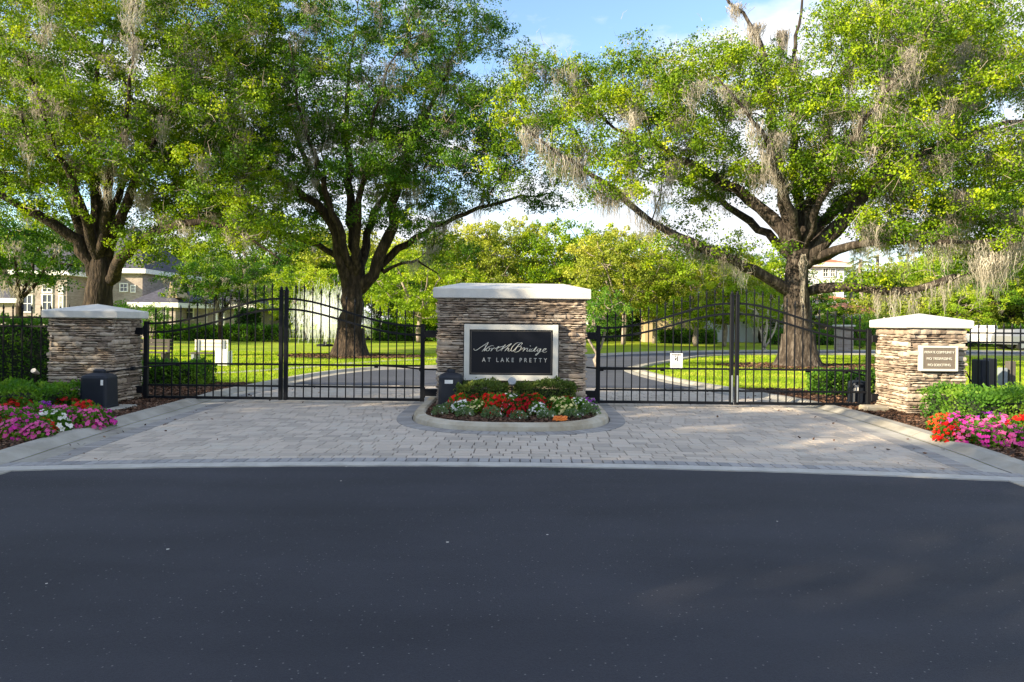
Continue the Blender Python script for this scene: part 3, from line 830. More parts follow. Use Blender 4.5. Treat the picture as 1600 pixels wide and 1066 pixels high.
# ------------------------------------------------------------------ big sign
sx0, sx1, sz0, sz1, sy = -.842, .822, .535, 1.527, 12.08
sg = empty('entrance_sign', (0, sy, sz0), 'large dark sign in a cream frame with script and capital lettering', 'sign')
m = MB(); fw = .095
m.bbox(sx0, sx0 + fw, sy - .03, sy + .12, sz0, sz1, .006); m.bbox(sx1 - fw, sx1, sy - .03, sy + .12, sz0, sz1, .006)
m.box(sx0 + fw, sx1 - fw, sy - .027, sy + .12, sz0, sz0 + fw); m.box(sx0 + fw, sx1 - fw, sy - .027, sy + .12, sz1 - fw, sz1 - .003)
local(m.build('frame', 'off_white', sg), sg)
m = MB(); m.box(sx0 - .014, sx1 + .014, sy + .02, sy + .10, sz0 - .012, sz1 + .014); local(m.build('backing', 'black', sg), sg)
m = MB(); px0, px1, pz0, pz1 = sx0 + fw, sx1 - fw, sz0 + fw, sz1 - fw
m.box(px0 + .002, px1 - .002, sy + .005, sy + .018, pz0 + .002, pz1 - .002); local(m.build('panel', 'bronze', sg), sg)
m = MB(); e = .022
for (a, b, c, d) in ((px0 + e, px1 - e, pz0 + e, pz0 + e + .009), (px0 + e, px1 - e, pz1 - e - .009, pz1 - e), (px0 + e, px0 + e + .009, pz0 + e + .009, pz1 - e - .009), (px1 - e - .009, px1 - e, pz0 + e + .009, pz1 - e - .009)):
    m.box(a, b, sy - .001, sy + .006, c, d)
for k, q in enumerate((.36, .56, .66, .97)): m.lathe([(.012, -.004), (.012, .004), (.004, .008)], (px0 + (px1 - px0) * q, sy - .002, pz1 - e), 8)
local(m.build('trim', 'bronze_trim', sg), sg)
SW, SH = sx1 - sx0, sz1 - sz0
def SP(X, Y, d=0):     # position on the sign face, from a 0..1600 x 0..1000 drawing grid
    return Vector((sx0 + (X - 60) / 1465 * SW, sy - .004 - d, sz1 - (Y - 68 - (X - 60) * .0125) / 885 * SH))
def stroke(mb, pts, w0=8, w1=3.5, prof=None):
    pts = [Vector((x, y, 0)) for x, y in pts]; q = []
    for i in range(len(pts) - 1):
        p0 = pts[max(i - 1, 0)]; p1 = pts[i]; p2 = pts[i + 1]; p3 = pts[min(i + 2, len(pts) - 1)]
        for j in range(6):
            t = j / 6; q.append(.5 * ((2 * p1) + (-p0 + p2) * t + (2 * p0 - 5 * p1 + 4 * p2 - p3) * t * t + (-p0 + 3 * p1 - 3 * p2 + p3) * t ** 3))
    q.append(pts[-1]); n = len(q); rr = []
    for i in range(n):
        d = q[min(i + 1, n - 1)] - q[max(i - 1, 0)]
        a = abs(d.y) / (d.length + 1e-6)
        r = (w1 + (w0 - w1) * a) * min(1, .35 + 3 * min(i, n - 1 - i) / n) ; rr.append(r * .64 / 1465 * SW)
    mb.tube([SP(p.x, p.y, .006) for p in q], rr, n=6)
lt = MB()
for s in [
    [(212, 455), (214, 474), (234, 486), (268, 474), (320, 436), (380, 396), (438, 356)],
    [(438, 356), (420, 392), (385, 448), (336, 508)],
    [(385, 400), (392, 440), (372, 498), (400, 468), (448, 428), (500, 412), (522, 420)],
    [(450, 445), (420, 452), (402, 482), (420, 498), (448, 482), (456, 456), (446, 446), (468, 456), (492, 450)],
    [(492, 450), (494, 464), (476, 500), (498, 470), (528, 448), (544, 452), (540, 468)],
    [(540, 468), (560, 452), (600, 432), (592, 428), (572, 462), (566, 490), (584, 498), (612, 480)],
    [(560, 462), (608, 440), (660, 424), (704, 414)],
    [(612, 480), (650, 454), (690, 412), (700, 398), (676, 426), (650, 470), (640, 500)],
    [(612, 492), (660, 462), (720, 424), (772, 392), (796, 382), (764, 416), (716, 464), (690, 504)],
    [(690, 504), (724, 468), (752, 456), (756, 468), (742, 492), (760, 500), (792, 478)],
    [(940, 372), (900, 362), (850, 392), (806, 440), (790, 486), (808, 500), (850, 470), (892, 420), (936, 376), (956, 366), (962, 384), (936, 414), (892, 432)],
    [(892, 432), (940, 428), (950, 448), (926, 486), (884, 512), (850, 512), (826, 496)],
    [(915, 385), (880, 440), (846, 500)],
    [(950, 480), (976, 456), (992, 446), (1004, 454), (988, 482), (974, 508)],
    [(974, 508), (1004, 474), (1034, 456), (1050, 460), (1040, 486), (1036, 500), (1054, 502), (1080, 478)],
    [(1080, 478), (1090, 462), (1074, 494), (1084, 506), (1110, 484)],
    [(1140, 462), (1112, 470), (1100, 496), (1116, 504), (1144, 484), (1176, 444), (1190, 436), (1160, 478), (1150, 502), (1166, 506), (1190, 486)],
    [(1250, 462), (1222, 460), (1198, 484), (1204, 504), (1228, 492), (1256, 462), (1240, 500), (1204, 548), (1180, 566), (1178, 552), (1216, 524), (1270, 504)],
    [(1270, 504), (1300, 492), (1330, 474), (1336, 462), (1312, 462), (1286, 488), (1290, 512), (1322, 518), (1352, 500)],
]: stroke(lt, s, 9.5, 5.0)
for c in ((1090, 418),):
    p = SP(*c, .006); lt.lathe([(.006, -.006), (.009, 0), (.006, .006)], (p.x, p.y, p.z), 8)
local(lt.build('script_lettering', 'letter', sg, smooth=True), sg)
def text(s, size, loc, mat, name, parent=None, ext=.004, spacing=1.0, align='CENTER', bold=0.0, width=None, rot=(R(90), 0, 0)):
    cu = bpy.data.curves.new('t', 'FONT'); cu.body = s; cu.size = size; cu.extrude = ext; cu.align_x = align; cu.align_y = 'CENTER'; cu.space_character = spacing; cu.offset = bold
    to = bpy.data.objects.new('t', cu); COL.objects.link(to)
    bpy.context.view_layer.update()
    me = bpy.data.meshes.new_from_object(to.evaluated_get(bpy.context.evaluated_depsgraph_get()))
    bpy.data.objects.remove(to)
    if width:
        xs_ = [v.co.x for v in me.vertices]; w0 = max(xs_) - min(xs_); me.transform(Matrix.Diagonal((width / w0, 1, 1, 1)))
    me.transform(Matrix.Rotation(rot[2], 4, 'Z') @ Matrix.Rotation(rot[0], 4, 'X')); me.transform(Matrix.Translation(loc))
    me.materials.clear(); me.materials.append(MAT[mat]); me.name = name
    o = link(name, me, parent)
    if parent: local(o, parent)
    return o
c = (SP(342, 640) + SP(1352, 640)) / 2
text('AT LAKE PRETTY', .108, c + Vector((0, -.002, -.004)), 'letter_grey', 'capital_lettering', sg, ext=.006, spacing=1.75, bold=0.0, width=(1352 - 342) / 1465 * SW, rot=(R(90), 0, 0))

# ------------------------------------------------------------------ plaque on the right pillar
pq0, pq1 = P(1437, 540, 11.68), P(1494, 580, 11.68)
pl = empty('notice_plaque', (pq0.x, 11.68, pq1.z), 'small bronze notice plaque with raised words on the sunlit right pillar', 'plaque')
m = MB(); a0, a1, b0, b1 = pq0.x, pq1.x, pq1.z, pq0.z; f_ = .035; yy = 11.63
m.box(a0, a1, yy, yy + .1, b1 - f_, b1); m.box(a0, a1, yy, yy + .1, b0, b0 + f_); m.box(a0, a0 + f_, yy + .001, yy + .1, b0 + f_, b1 - f_); m.box(a1 - f_, a1, yy + .001, yy + .1, b0 + f_, b1 - f_)
local(m.build('frame', 'off_white', pl), pl)
m = MB(); m.box(a0 + f_, a1 - f_, yy + .012, yy + .09, b0 + f_, b1 - f_); local(m.build('panel', 'plaque', pl), pl)
cx_ = (a0 + a1) / 2
for k, s in enumerate(('PRIVATE COMMUNITY', 'NO TRESPASSING', 'NO SOLICITING')):
    text(s, .062, Vector((cx_, yy + .008, b1 - .115 - k * .108)), 'letter_grey', 'lettering', pl, ext=.004, bold=0.0, width=(.50, .42, .38)[k] * (a1 - a0) / .62)

# ------------------------------------------------------------------ gates
GY = 12.75
def zrail(t): t = max(0, min(1, t)) ** 1.15; s = t * t * (3 - 2 * t); return s
def gate(x_h, x_m, label, seed):
    """one leaf from hinge post x_h to meeting post x_m"""
    root = empty('gate_leaf', (x_h, GY, .08), label, 'gate', 'black iron driveway gate leaves')
    s = 1 if x_m > x_h else -1; Wd = abs(x_m - x_h)
    X = lambda t: x_h + s * t * Wd
    m = MB(); m.bbox(min(x_h, x_h + s * .075), max(x_h, x_h + s * .075), GY - .038, GY + .038, .07, 1.50, .006)
    m.bbox(min(x_h, x_h + s * .075) - .004, max(x_h, x_h + s * .075) + .004, GY - .042, GY + .042, 1.50, 1.515, .004)
    local(m.build('hinge_post', 'black', root), root)
    m = MB(); m.bbox(min(x_m, x_m - s * .07), max(x_m, x_m - s * .07), GY - .036, GY + .036, .07, 2.10, .006)
    m.bbox(min(x_m, x_m - s * .07) - .005, max(x_m, x_m - s * .07) + .005, GY - .041, GY + .041, 2.10, 2.125, .005)
    m.lathe([(.026, 2.125), (.032, 2.145), (.02, 2.17), (.003, 2.2)], ((x_m - s * .035), GY, 0), 10)
    local(m.build('meeting_post', 'black', root), root)
    top = lambda t: 1.475 + .485 * zrail(t); low = lambda t: 1.31 + .455 * zrail(t)
    for fn, rr in ((top, .019), (low, .019)):
        m = MB(); n = 24; pts = [(X(.02 + .96 * i / n), fn(i / n)) for i in range(n + 1)]
        for i in range(n):
            (xa, za), (xb, zb) = pts[i], pts[i + 1]
            m.add([(xa, GY - .019, za - rr), (xb, GY - .019, zb - rr), (xb, GY + .019, zb - rr), (xa, GY + .019, za - rr), (xa, GY - .019, za + rr), (xb, GY - .019, zb + rr), (xb, GY + .019, zb + rr), (xa, GY + .019, za + rr)],
                  [(0, 3, 2, 1), (4, 5, 6, 7), (0, 1, 5, 4), (2, 3, 7, 6)])
        local(m.build('curved_rail', 'black', root), root)
    for za, zb, hh in ((.075, .125, .022), (.31, .345, .018), (.715, .75, .018)):
        m = MB(); xa, xb = sorted((X(.03), X(.97))); m.box(xa, xb, GY - hh, GY + hh, za, zb); local(m.build('straight_rail', 'black', root), root)
    for i in range(15):
        t = (i + 1) / 16; x = X(.02 + .96 * t); zt = top(t) + .17; r = .0095
        m = MB(); m.box(x - r, x + r, GY - r, GY + r, .12, zt)
        m.lathe([(.012, zt), (.019, zt + .012), (.012, zt + .026), (.013, zt + .032), (.021, zt + .06), (.011, zt + .10), (.002, zt + .135)], (x, GY, 0), 6)
        local(m.build('picket', 'black', root), root)
    return root
XL, XR, XC0, XC1 = -6.86, 6.70, -1.60, 1.55
gpx = lambda px: (px - 800) / F * GY
gm1, gm2, gm3, gm4 = gpx(442.5), gpx(444.5), gpx(1146.5), gpx(1149)
gates = [gate(XL, gm1, 'black iron gate leaf hinged on the left pillar', 1), gate(gpx(664), gm2, 'black iron gate leaf left of the middle pillar, hinged on it', 2),
         gate(gpx(932), gm3, 'black iron gate leaf with the small white warning notice', 3), gate(XR, gm4, 'black iron gate leaf hinged on the sunlit right pillar', 4)]
def bracket(root, x0, x1, zc, h=.13):
    m = MB(); a, b = sorted((x0, x1)); m.bbox(a, b, GY - .055, GY + .055, zc - h / 2, zc + h / 2, .01)
    m.lathe([(.02, zc - h / 2 - .03), (.02, zc + h / 2 + .03)], ((x0), GY - .02, 0), 10)
    local(m.build('hinge', 'black', root), root)
for root, xa, xb in ((gates[0], XL, -7.03), (gates[1], gpx(664), -1.36), (gates[2], gpx(932), 1.36), (gates[3], XR, 6.86)):
    for z in (1.33, .24): bracket(root, xa, xb, z)
m = MB(); xa, xb = gpx(582 / 1421 * 320 + 400 - 26), gpx(582 / 1421 * 320 + 400)

# warning notice
n0, n1 = P(1047, 552, GY), P(1066, 575, GY)
wn = empty('warning_notice', (n0.x, GY - .02, n1.z), 'small white warning notice with a black pictogram wired to a gate', 'notice')
m = MB(); m.bbox(n0.x, n1.x, GY - .028, GY - .022, n1.z, n0.z, .001); local(m.build('board', 'white', wn), wn)
wx, hz = n1.x - n0.x, n0.z - n1.z; yb = GY - .0295
text('WARNING', .04, Vector((n0.x + wx / 2, yb, n0.z - .03)), 'black', 'heading', wn, ext=.0008, bold=.001, width=wx * .8)
m = MB(); cxn = n0.x + wx * .5; czn = n0.z - hz * .36
m.box(cxn + .012, cxn + .03, yb - .001, yb, czn - .05, czn + .04); m.lathe([(.001, -.001), (.012, 0), (.001, .001)], (cxn + .02, yb, czn + .045), 8)
m.add([(cxn - .035, yb - .001, czn - .01), (cxn - .01, yb - .001, czn + .02), (cxn + .002, yb - .001, czn + .01), (cxn - .012, yb - .001, czn - .045)], [(0, 1, 2, 3)])
m.lathe([(.001, -.012), (.012, 0), (.001, .012)], (cxn - .018, yb, czn + .036), 8)
local(m.build('pictogram', 'black', wn), wn)
m = MB()
for k in range(5): m.box(n0.x + wx * .14, n0.x + wx * (.86 - .05 * (k % 2)), yb - .0006, yb, n1.z + hz * (.08 + .075 * k), n1.z + hz * (.10 + .075 * k))
local(m.build('text_lines', 'grey_box', wn), wn)

# gate openers
def opener(name, label, x0, x1, y0, y1, z0, z1, sticker, pad=None):
    cx, cy = (x0 + x1) / 2, (y0 + y1) / 2
    root = empty(name, (cx, cy, 0), label, 'gate motor', 'black gate motor housings')
    m = MB(); b = .05
    def rr(i, z): # rounded rectangle
        out = []
        for (sx_, sy_, a0_) in ((1, 1, 0), (-1, 1, 90), (-1, -1, 180), (1, -1, 270)):
            for k in range(4):
                a = R(a0_ + k * 30); bb = max(b, .02)
                out.append((cx + sx_ * ((x1 - x0) / 2 - i - bb) + bb * math.cos(a), cy + sy_ * ((y1 - y0) / 2 - i - bb) + bb * math.sin(a), z))
        return out
    H = z1 - z0; rings = [rr(-.012, z0), rr(-.012, z0 + .03), rr(0, z0 + .035), rr(.008, z0 + H * .78), rr(.022, z0 + H * .84), rr(.10, z0 + H * .90), rr(.13, z0 + H * .905), rr(.13, z0 + H * .97), rr(.15, z1)]
    vs = [p for r_ in rings for p in r_]; fs = []
    for i in range(len(rings) - 1):
        for k in range(16): fs.append((i * 16 + k, i * 16 + (k + 1) % 16, (i + 1) * 16 + (k + 1) % 16, (i + 1) * 16 + k))
    fs.append(tuple((len(rings) - 1) * 16 + k for k in range(16)))
    m.add(vs, fs); local(m.build('cover', 'black_plastic', root, smooth=False), root)
    a, bq, c, d = sticker; m = MB(); m.box(x0 + (x1 - x0) * a, x0 + (x1 - x0) * bq, y0 - .003, y0 + .03, z0 + H * c, z0 + H * d); local(m.build('sticker', 'white', root), root)
    if pad:
        m = MB(); m.bbox(*pad, .015); local(m.build('base_pad', 'concrete', root), root)
    return root
opener('gate_motor', 'dark blue-black gate motor housing in front of the left pillar', -7.05, -6.60, 11.12, 11.50, .09, .715, (.80, .88, .60, .74), (-7.1, -6.40, 11.05, 11.7, -.02, .09))
opener('gate_motor', 'dark blue-black gate motor housing beside the big sign, in the planted island', -1.25, -.84, 11.62, 11.98, .12, .745, (.28, .62, .62, .72))
opener('gate_motor', 'black gate motor housing behind the right gate leaf beside the pillar', 6.62, 6.93, 13.2, 13.5, .06, .56, (.1, .3, .5, .72))
m = MB(); m.bbox(6.25, 6.66, 12.0, 12.3, -.02, .15, .02); o = m.build('concrete_block', 'old_concrete'); tag(o, 'low weathered concrete block at the foot of the right pillar', 'block')
def arm(root, pts, knob):
    m = MB(); m.tube(pts, .016, 8); rod = m.build('opener_arm', 'black', root); local(rod, root)
    for k in knob:
        m = MB(); m.bbox(k[0] - .035, k[0] + .035, k[1] - .03, k[1] + .03, k[2] - .035, k[2] + .035, .008)
        jo = m.build('joint', 'black', rod); jo.data.transform(Matrix.Translation(-Vector(root.location)))
arm(gates[0], [(-6.78, 11.35, .66), (-6.6, 11.9, .69), (-6.5, 12.5, .70), (-6.2, 12.7, .72)], [(-6.2, 12.69, .72), (-6.6, 11.9, .69)])
arm(gates[1], [P(690, 578, 12.95), P(660, 577, 12.95), P(620, 573, 12.9), P(588, 571, 12.82)], [P(658, 577, 12.95), P(588, 572, 12.82)])
arm(gates[2], [P(916, 574, 13.0), P(945, 577, 12.9), P(1035, 577, 12.83)], [P(940, 577, 12.9), P(1035, 577, 12.83)])
arm(gates[3], [P(1356, 588, 13.1), P(1325, 580, 12.95), P(1262, 578, 12.83)], [P(1322, 581, 12.95), P(1262, 579, 12.83)])
# gate stop rods (bare metal) on the right pair
for gx, gr, nm in ((gm3 - .035, gates[2], 0), (gm4 + .035, gates[3], 0)):
    m = MB(); m.box(gx - .012, gx + .012, GY - .052, GY - .040, .12, .62); local(m.build('drop_rod', 'grey_box', gr), gr)

# ------------------------------------------------------------------ kerbed island
ik = MB(); rings = [(-.0, -.02), (-.02, .085), (-.05, .125), (-.17, .13), (-.20, .10), (-.205, .0)]
cs_ = [isl(o_, 60) for o_, _ in rings]; n_ = len(cs_[0]); vs = []; fs = []
for i in range(n_):
    for k, (_, z) in enumerate(rings): vs.append((*cs_[k][i], z))
for i in range(n_ - 1):
    for k in range(len(rings) - 1): fs.append((i * 6 + k, (i + 1) * 6 + k, (i + 1) * 6 + k + 1, i * 6 + k + 1))
ik.add(vs, fs); o = ik.build('planter_kerb', 'old_concrete', smooth=False); tag(o, kind='structure')
inner = isl(-.19, 40)
sheet('planter_soil', inner, .085, 'mulch_base')
chips('bark_mulch', lambda x, y: inside_isl(x, y, -.2), (-1.6, 1.6, 9.6, 12.2), 9000, z=.09, size=.04)

# ================================================================== HEDGES, PLANTS, FLOWERS
def hedge(name, label, box, leaf, n, mat='hedge_leaf', group=None, wob=.06, cat='hedge', seed=1, top_extra=1.3, kind=None):
    x0, x1, y0, y1, z0, z1 = box; g = np.random.default_rng(seed)
    root = empty(name, ((x0 + x1) / 2, (y0 + y1) / 2, 0), label, cat, group)
    m = MB(); s = min(.10, (y1 - y0) * .25, (x1 - x0) * .25); m.box(x0 + s, x1 - s, y0 + s, y1 - s, z0 * 1.0, z1 - s); local(m.build('inner_box', 'dark_core', root), root)  # plain dark box fills the hedge behind the leaf layer
    dx, dy, dz = x1 - x0, y1 - y0, z1 - z0
    areas = np.array([dx * dz, dx * dz * .6, dy * dz, dy * dz, dx * dy * top_extra]); pr = areas / areas.sum(); f = g.choice(5, n, p=pr)
    u = g.uniform(0, 1, n); v = g.uniform(0, 1, n); C = np.zeros((n, 3))
    C[:, 0] = x0 + u * dx; C[:, 1] = y0 + v * dy; C[:, 2] = z0 + v * dz
    C[f == 0, 1] = y0; C[f == 1, 1] = y1
    k = (f == 2) | (f == 3); C[k, 1] = y0 + u[k] * dy; C[k, 2] = z0 + v[k] * dz; C[f == 2, 0] = x0; C[f == 3, 0] = x1
    k = f == 4; C[k, 2] = z1
    # uneven surface
    low = wob * (np.sin(C[:, 0] * 5.3 + 1) * np.sin(C[:, 1] * 4.1) + .7 * np.sin(C[:, 0] * 11 + C[:, 2] * 9) * np.sin(C[:, 1] * 10 + 2) + .5 * np.sin(C[:, 0] * 23 + C[:, 1] * 19 + C[:, 2] * 21))
    nrm = np.zeros((n, 3)); nrm[f == 0, 1] = -1; nrm[f == 1, 1] = 1; nrm[f == 2, 0] = -1; nrm[f == 3, 0] = 1; nrm[f == 4, 2] = 1
    C += nrm * (low + g.normal(size=n) * leaf * .6 - leaf * .4)[:, None]
    C[:, 2] = np.maximum(C[:, 2], z0 + .01)
    V = leaf_verts(C, np.full(n, leaf), g=g, dirs=nrm * .5 + np.array([0, 0, .5]))
    o = np_mesh('foliage', V, 4, mat, root); local(o, root)
    return root
MAT['olive_leaf'] = leaf_mat('olive_leaf', [(0.0, (.03, .06, .015)), (0.5, (.09, .14, .03)), (1.0, (.24, .27, .07))], trans=.3, noise_scale=3)
MAT['dark_core'] = plain('hedge_inner', (.012, .02, .008), .95)
hedge('clipped_hedge', 'tall dark clipped hedge behind the left iron fence', (-16, -8.6, 13.7, 14.7, 0, 1.50), .055, 26000, 'hedge_leaf', seed=2)
hedge('clipped_hedge', 'low green hedge behind the flowers in front of the left pillar', (-11.5, -7.15, 10.3, 11.5, .05, .44), .05, 16000, seed=3, wob=.05)
hedge('clipped_hedge', 'low sunlit hedge at the foot of the right pillar', (6.85, 12.5, 10.1, 11.45, .05, .53), .05, 19000, seed=4, wob=.05)
hedge('clipped_hedge', 'small low hedge seen through the leftmost gate leaf', (-8.5, -7.0, 15.2, 16.1, 0, .52), .06, 5500, seed=5)
hedge('clipped_hedge', 'small low hedge seen through the rightmost gate leaf', (6.7, 8.3, 14.6, 15.5, 0, .50), .06, 5500, seed=6)
hedge('clipped_hedge', 'narrow low hedge growing along the foot of the big sign, left half', (-.92, -.06, 11.5, 11.85, .1, .49), .036, 4200, 'olive_leaf', seed=7, wob=.05)
hedge('clipped_hedge', 'narrow low hedge growing along the foot of the big sign, right half', (.06, 1.08, 11.5, 11.85, .1, .51), .036, 5200, 'olive_leaf', seed=8, wob=.05)

FOL = {}
def plant_mesh(kind, seed):
    key = (kind, seed)
    if key in FOL: return FOL[key]
    g = np.random.default_rng(seed * 77 + len(kind))
    mats = dict(red=('hedge_leaf', 'red'), crimson=('dark_leaf', 'crimson'), magenta=('hedge_leaf', 'magenta'), pink=('hedge_leaf', 'pink'), purple=('dark_leaf', 'purple'), white=('hedge_leaf', 'flower_white'), yellow=('hedge_leaf', 'pale_yellow'), orange_red=('hedge_leaf', 'orange_red'), silver=('grey_leaf', 'flower_white'))[kind]
    r = .19; h = .20
    n = 420; u = unit(g.normal(size=(n, 3))); u[:, 2] = np.abs(u[:, 2]); C = u * np.array([r, r, h]) * g.uniform(.35, 1, (n, 1)) ** .5
    fo = leaf_verts(C, np.full(n, .048 if kind != 'silver' else .034), g=g, dirs=u + np.array([0, 0, .2]), aspect=.36)
    nb = dict(silver=7, white=70, yellow=60, red=120, crimson=115, orange_red=100).get(kind, 85)
    u = unit(g.normal(size=(nb, 3)) + np.array([0, -.25, .5])); u[:, 2] = np.abs(u[:, 2]); C = u * np.array([r, r, h]) * g.uniform(.95, 1.12, (nb, 1))
    Vs = []
    for c, nn in zip(C, u):
        nn = unit(nn + g.normal(size=3) * .35 + np.array([0, -.2, .25])); a = unit(np.cross(nn, g.normal(size=3))); b = np.cross(nn, a); R_ = g.uniform(.018, .028) * (.7 if kind == 'silver' else 1)
        for k in range(5):
            t = 2 * math.pi * k / 5; d = a * math.cos(t) + b * math.sin(t); e = a * math.cos(t + .6) + b * math.sin(t + .6); f = a * math.cos(t - .6) + b * math.sin(t - .6)
            Vs += [c, c + e * R_ * .8 + nn * .003, c + d * R_ * 1.15 + nn * .006, c + f * R_ * .8 + nn * .003]
    FOL[key] = (fo, np.array(Vs), mats, {}); return FOL[key]
NM = dict(red='scarlet', crimson='deep crimson', magenta='magenta', pink='pink', purple='purple', white='white', yellow='pale yellow', orange_red='orange red', silver='silvery small-leaved')
PM = {}
def flower(kind, x, y, z, s, label, group, seed):
    sd = seed % 3; key = (kind, sd)
    fo, bl, mats, _ = plant_mesh(kind, sd)
    root = empty('flower_plant', (x, y, z), label, 'flowering plant', group, rz=0)
    if key not in PM:
        a = np_mesh('foliage', fo, 4, mats[0], root); b = np_mesh('blossoms', bl, 4, mats[1], root); PM[key] = (a.data, b.data)
    else:
        link('foliage', PM[key][0], root); link('blossoms', PM[key][1], root)
    root.scale = (s, s, s * random.uniform(.9, 1.1)); root.rotation_euler.z = random.uniform(-.5, .5)
random.seed(21)
# centre island, front to back
beds = [('silver', -1.12, 10.75), ('silver', -.72, 10.62), ('silver', -.30, 10.5), ('silver', .12, 10.42), ('silver', .55, 10.5), ('silver', .95, 10.6), ('silver', 1.25, 10.85), ('silver', -.98, 11.1),
        ('white', -.78, 10.95), ('white', -.05, 10.82), ('white', .42, 10.78), ('yellow', -.55, 10.9), ('red', -.28, 10.86), ('crimson', .02, 10.72), ('yellow', .85, 10.9), ('white', 1.1, 11.1), ('purple', 1.28, 11.35),
        ('red', -.85, 11.3), ('crimson', -.6, 11.3), ('red', -.35, 11.25), ('yellow', -.08, 11.2), ('white', .0, 11.42), ('crimson', .25, 11.15), ('red', .38, 11.3), ('crimson', .52, 11.05), ('yellow', .72, 11.2), ('crimson', .9, 11.38), ('red', -.18, 11.05)]
where = ['at the front edge', 'among its neighbours', 'near the hedge']
for i, (k, x, y) in enumerate(beds):
    row = 'in the front row' if y < 10.8 else ('in the middle row' if y < 11.15 else 'in the back row')
    side_ = 'left end' if x < -.7 else ('left half' if x < -.15 else ('middle' if x < .3 else ('right half' if x < .8 else 'right end')))
    flower(k, x, y, .09 + .05 * (y - 10.4), random.uniform(.85, 1.15) * (.78 if k == 'silver' else 1.12 if k in ('red', 'crimson') else .95), f'{NM[k]} flowering plant {row} of the sign island, {side_}', f'{NM[k].split(",")[0]} flowering plants in the sign island', i)
# left and right beds
def side_bed(sgn, spots, bedname):
    for i, (k, x, y) in enumerate(spots):
        row = 'nearest the kerb' if y < 8.9 else ('midway to the hedge' if y < 9.6 else 'closest to the hedge')
        side_ = 'outer part' if abs(x) > 7.3 else ('middle part' if abs(x) > 6.7 else 'tip by the pillar')
        flower(k, x, y, .06, random.uniform(1.0, 1.3), f'{NM[k]} plant in the {bedname}, {row}, {side_}', f'{NM[k]} flowering plants in the {bedname}', i + 3)
def gsp(k, px, py):
    lim = 664 if px < 800 else 678
    py = min(py, lim + (py - lim) * .35 if py > lim else py)
    p = G(px, py - 6, .22); return (k, p.x, p.y)
side_bed(-1, [gsp('red', 14, 632), gsp('red', 30, 640), gsp('magenta', 58, 650), gsp('purple', 66, 642), gsp('pink', 8, 652), gsp('magenta', 20, 662), gsp('crimson', -8, 664), gsp('red', 46, 664), gsp('red', 62, 672), gsp('white', 78, 662), gsp('pink', 98, 650), gsp('magenta', 112, 652), gsp('red', 132, 645), gsp('pink', 136, 656), gsp('magenta', 148, 653), gsp('pink', 22, 682), gsp('magenta', 44, 680), gsp('crimson', 60, 628), gsp('pink', -14, 645), gsp('red', -25, 635), gsp('pink', 84, 645), gsp('red', 2, 644), gsp('magenta', 34, 653), gsp('crimson', 104, 634), gsp('pink', 54, 684)], 'left flower bed')
side_bed(1, [gsp('orange_red', 1478, 662), gsp('magenta', 1496, 664), gsp('pink', 1512, 664), gsp('magenta', 1524, 655), gsp('purple', 1548, 660), gsp('pink', 1534, 672), gsp('magenta', 1556, 680), gsp('orange_red', 1580, 640), gsp('orange_red', 1598, 648), gsp('red', 1592, 668), gsp('pink', 1576, 690), gsp('magenta', 1590, 694), gsp('red', 1566, 674), gsp('pink', 1600, 680), gsp('orange_red', 1612, 660), gsp('magenta', 1616, 690), gsp('red', 1488, 676), gsp('pink', 1508, 678), gsp('magenta', 1540, 690), gsp('red', 1626, 676), gsp('orange_red', 1568, 648), gsp('pink', 1560, 666)], 'right flower bed')
# orange cord bundle on the soil
m = MB(); g_ = random.Random(4); c0 = G(875, 657, .12); pts = []
for i in range(46):
    t = i * .75; pts.append((c0.x + .085 * math.cos(t) * (1 + .3 * math.sin(i)), c0.y + .06 * math.sin(t), .12 + .03 * (1 + math.sin(i * 1.7))))
m.tube(pts, .009, 6); o = m.build('cord_bundle', 'orange', smooth=True); tag(o, 'small tangle of bright orange cord lying on the island soil', 'cord')
# uplights
def uplight(p, label, mat, h=.16, r=.055):
    root = empty('spotlight', p, label, 'garden light', 'small garden spotlights')
    m = MB(); m.tube([(p[0], p[1], p[2]), (p[0], p[1], p[2] + h)], .012, 6); local(m.build('stake', 'black', root), root)
    m = MB(); m.tube([(p[0], p[1] - .07, p[2] + h + .07), (p[0], p[1] - .02, p[2] + h + .04), (p[0], p[1] + .07, p[2] + h)], [r, r * .95, r * .5], 10); local(m.build('lamp_head', mat, root), root)
pu = P(800, 598, 11.45); uplight((pu.x, 11.45, .32), 'small grey spotlight in the gap of the hedge below the big sign', 'grey_box', .2, .07)
pu = P(56, 590, 12.6); uplight((pu.x, 12.6, .32), 'small pale spotlight by the left iron fence', 'cap', .2, .045)

# ================================================================== FENCES
def fence(label, x0, x1, y, zt, zr, sp, z0=0.0):
    root = empty('iron_fence', (x0, y, 0), label, 'fence', 'black iron fences')
    for z in (zr, zr - .17, .18):
        m = MB(); m.box(min(x0, x1), max(x0, x1), y - .013, y + .013, z - .015, z + .015); local(m.build('rail', 'black', root), root)
    n = int(abs(x1 - x0) / sp); s = 1 if x1 > x0 else -1
    for i in range(n + 1):
        x = x0 + s * sp * (i + .35); r = .009
        m = MB(); m.box(x - r, x + r, y - r, y + r, .03, zt - .12)
        m.lathe([(.010, zt - .12), (.017, zt - .11), (.011, zt - .10), (.012, zt - .09), (.021, zt - .06), (.010, zt - .02), (.002, zt + .02)], (x, y, 0), 6)
        local(m.build('picket', 'black', root), root)
    return root
fence('black iron spear-topped fence running left from the left pillar', -8.3, -13.5, 12.9, 1.80, 1.565, .178)
fence('black iron spear-topped fence running right from the sunlit pillar', 7.97, 13.0, 12.4, 1.63, 1.46, .152)
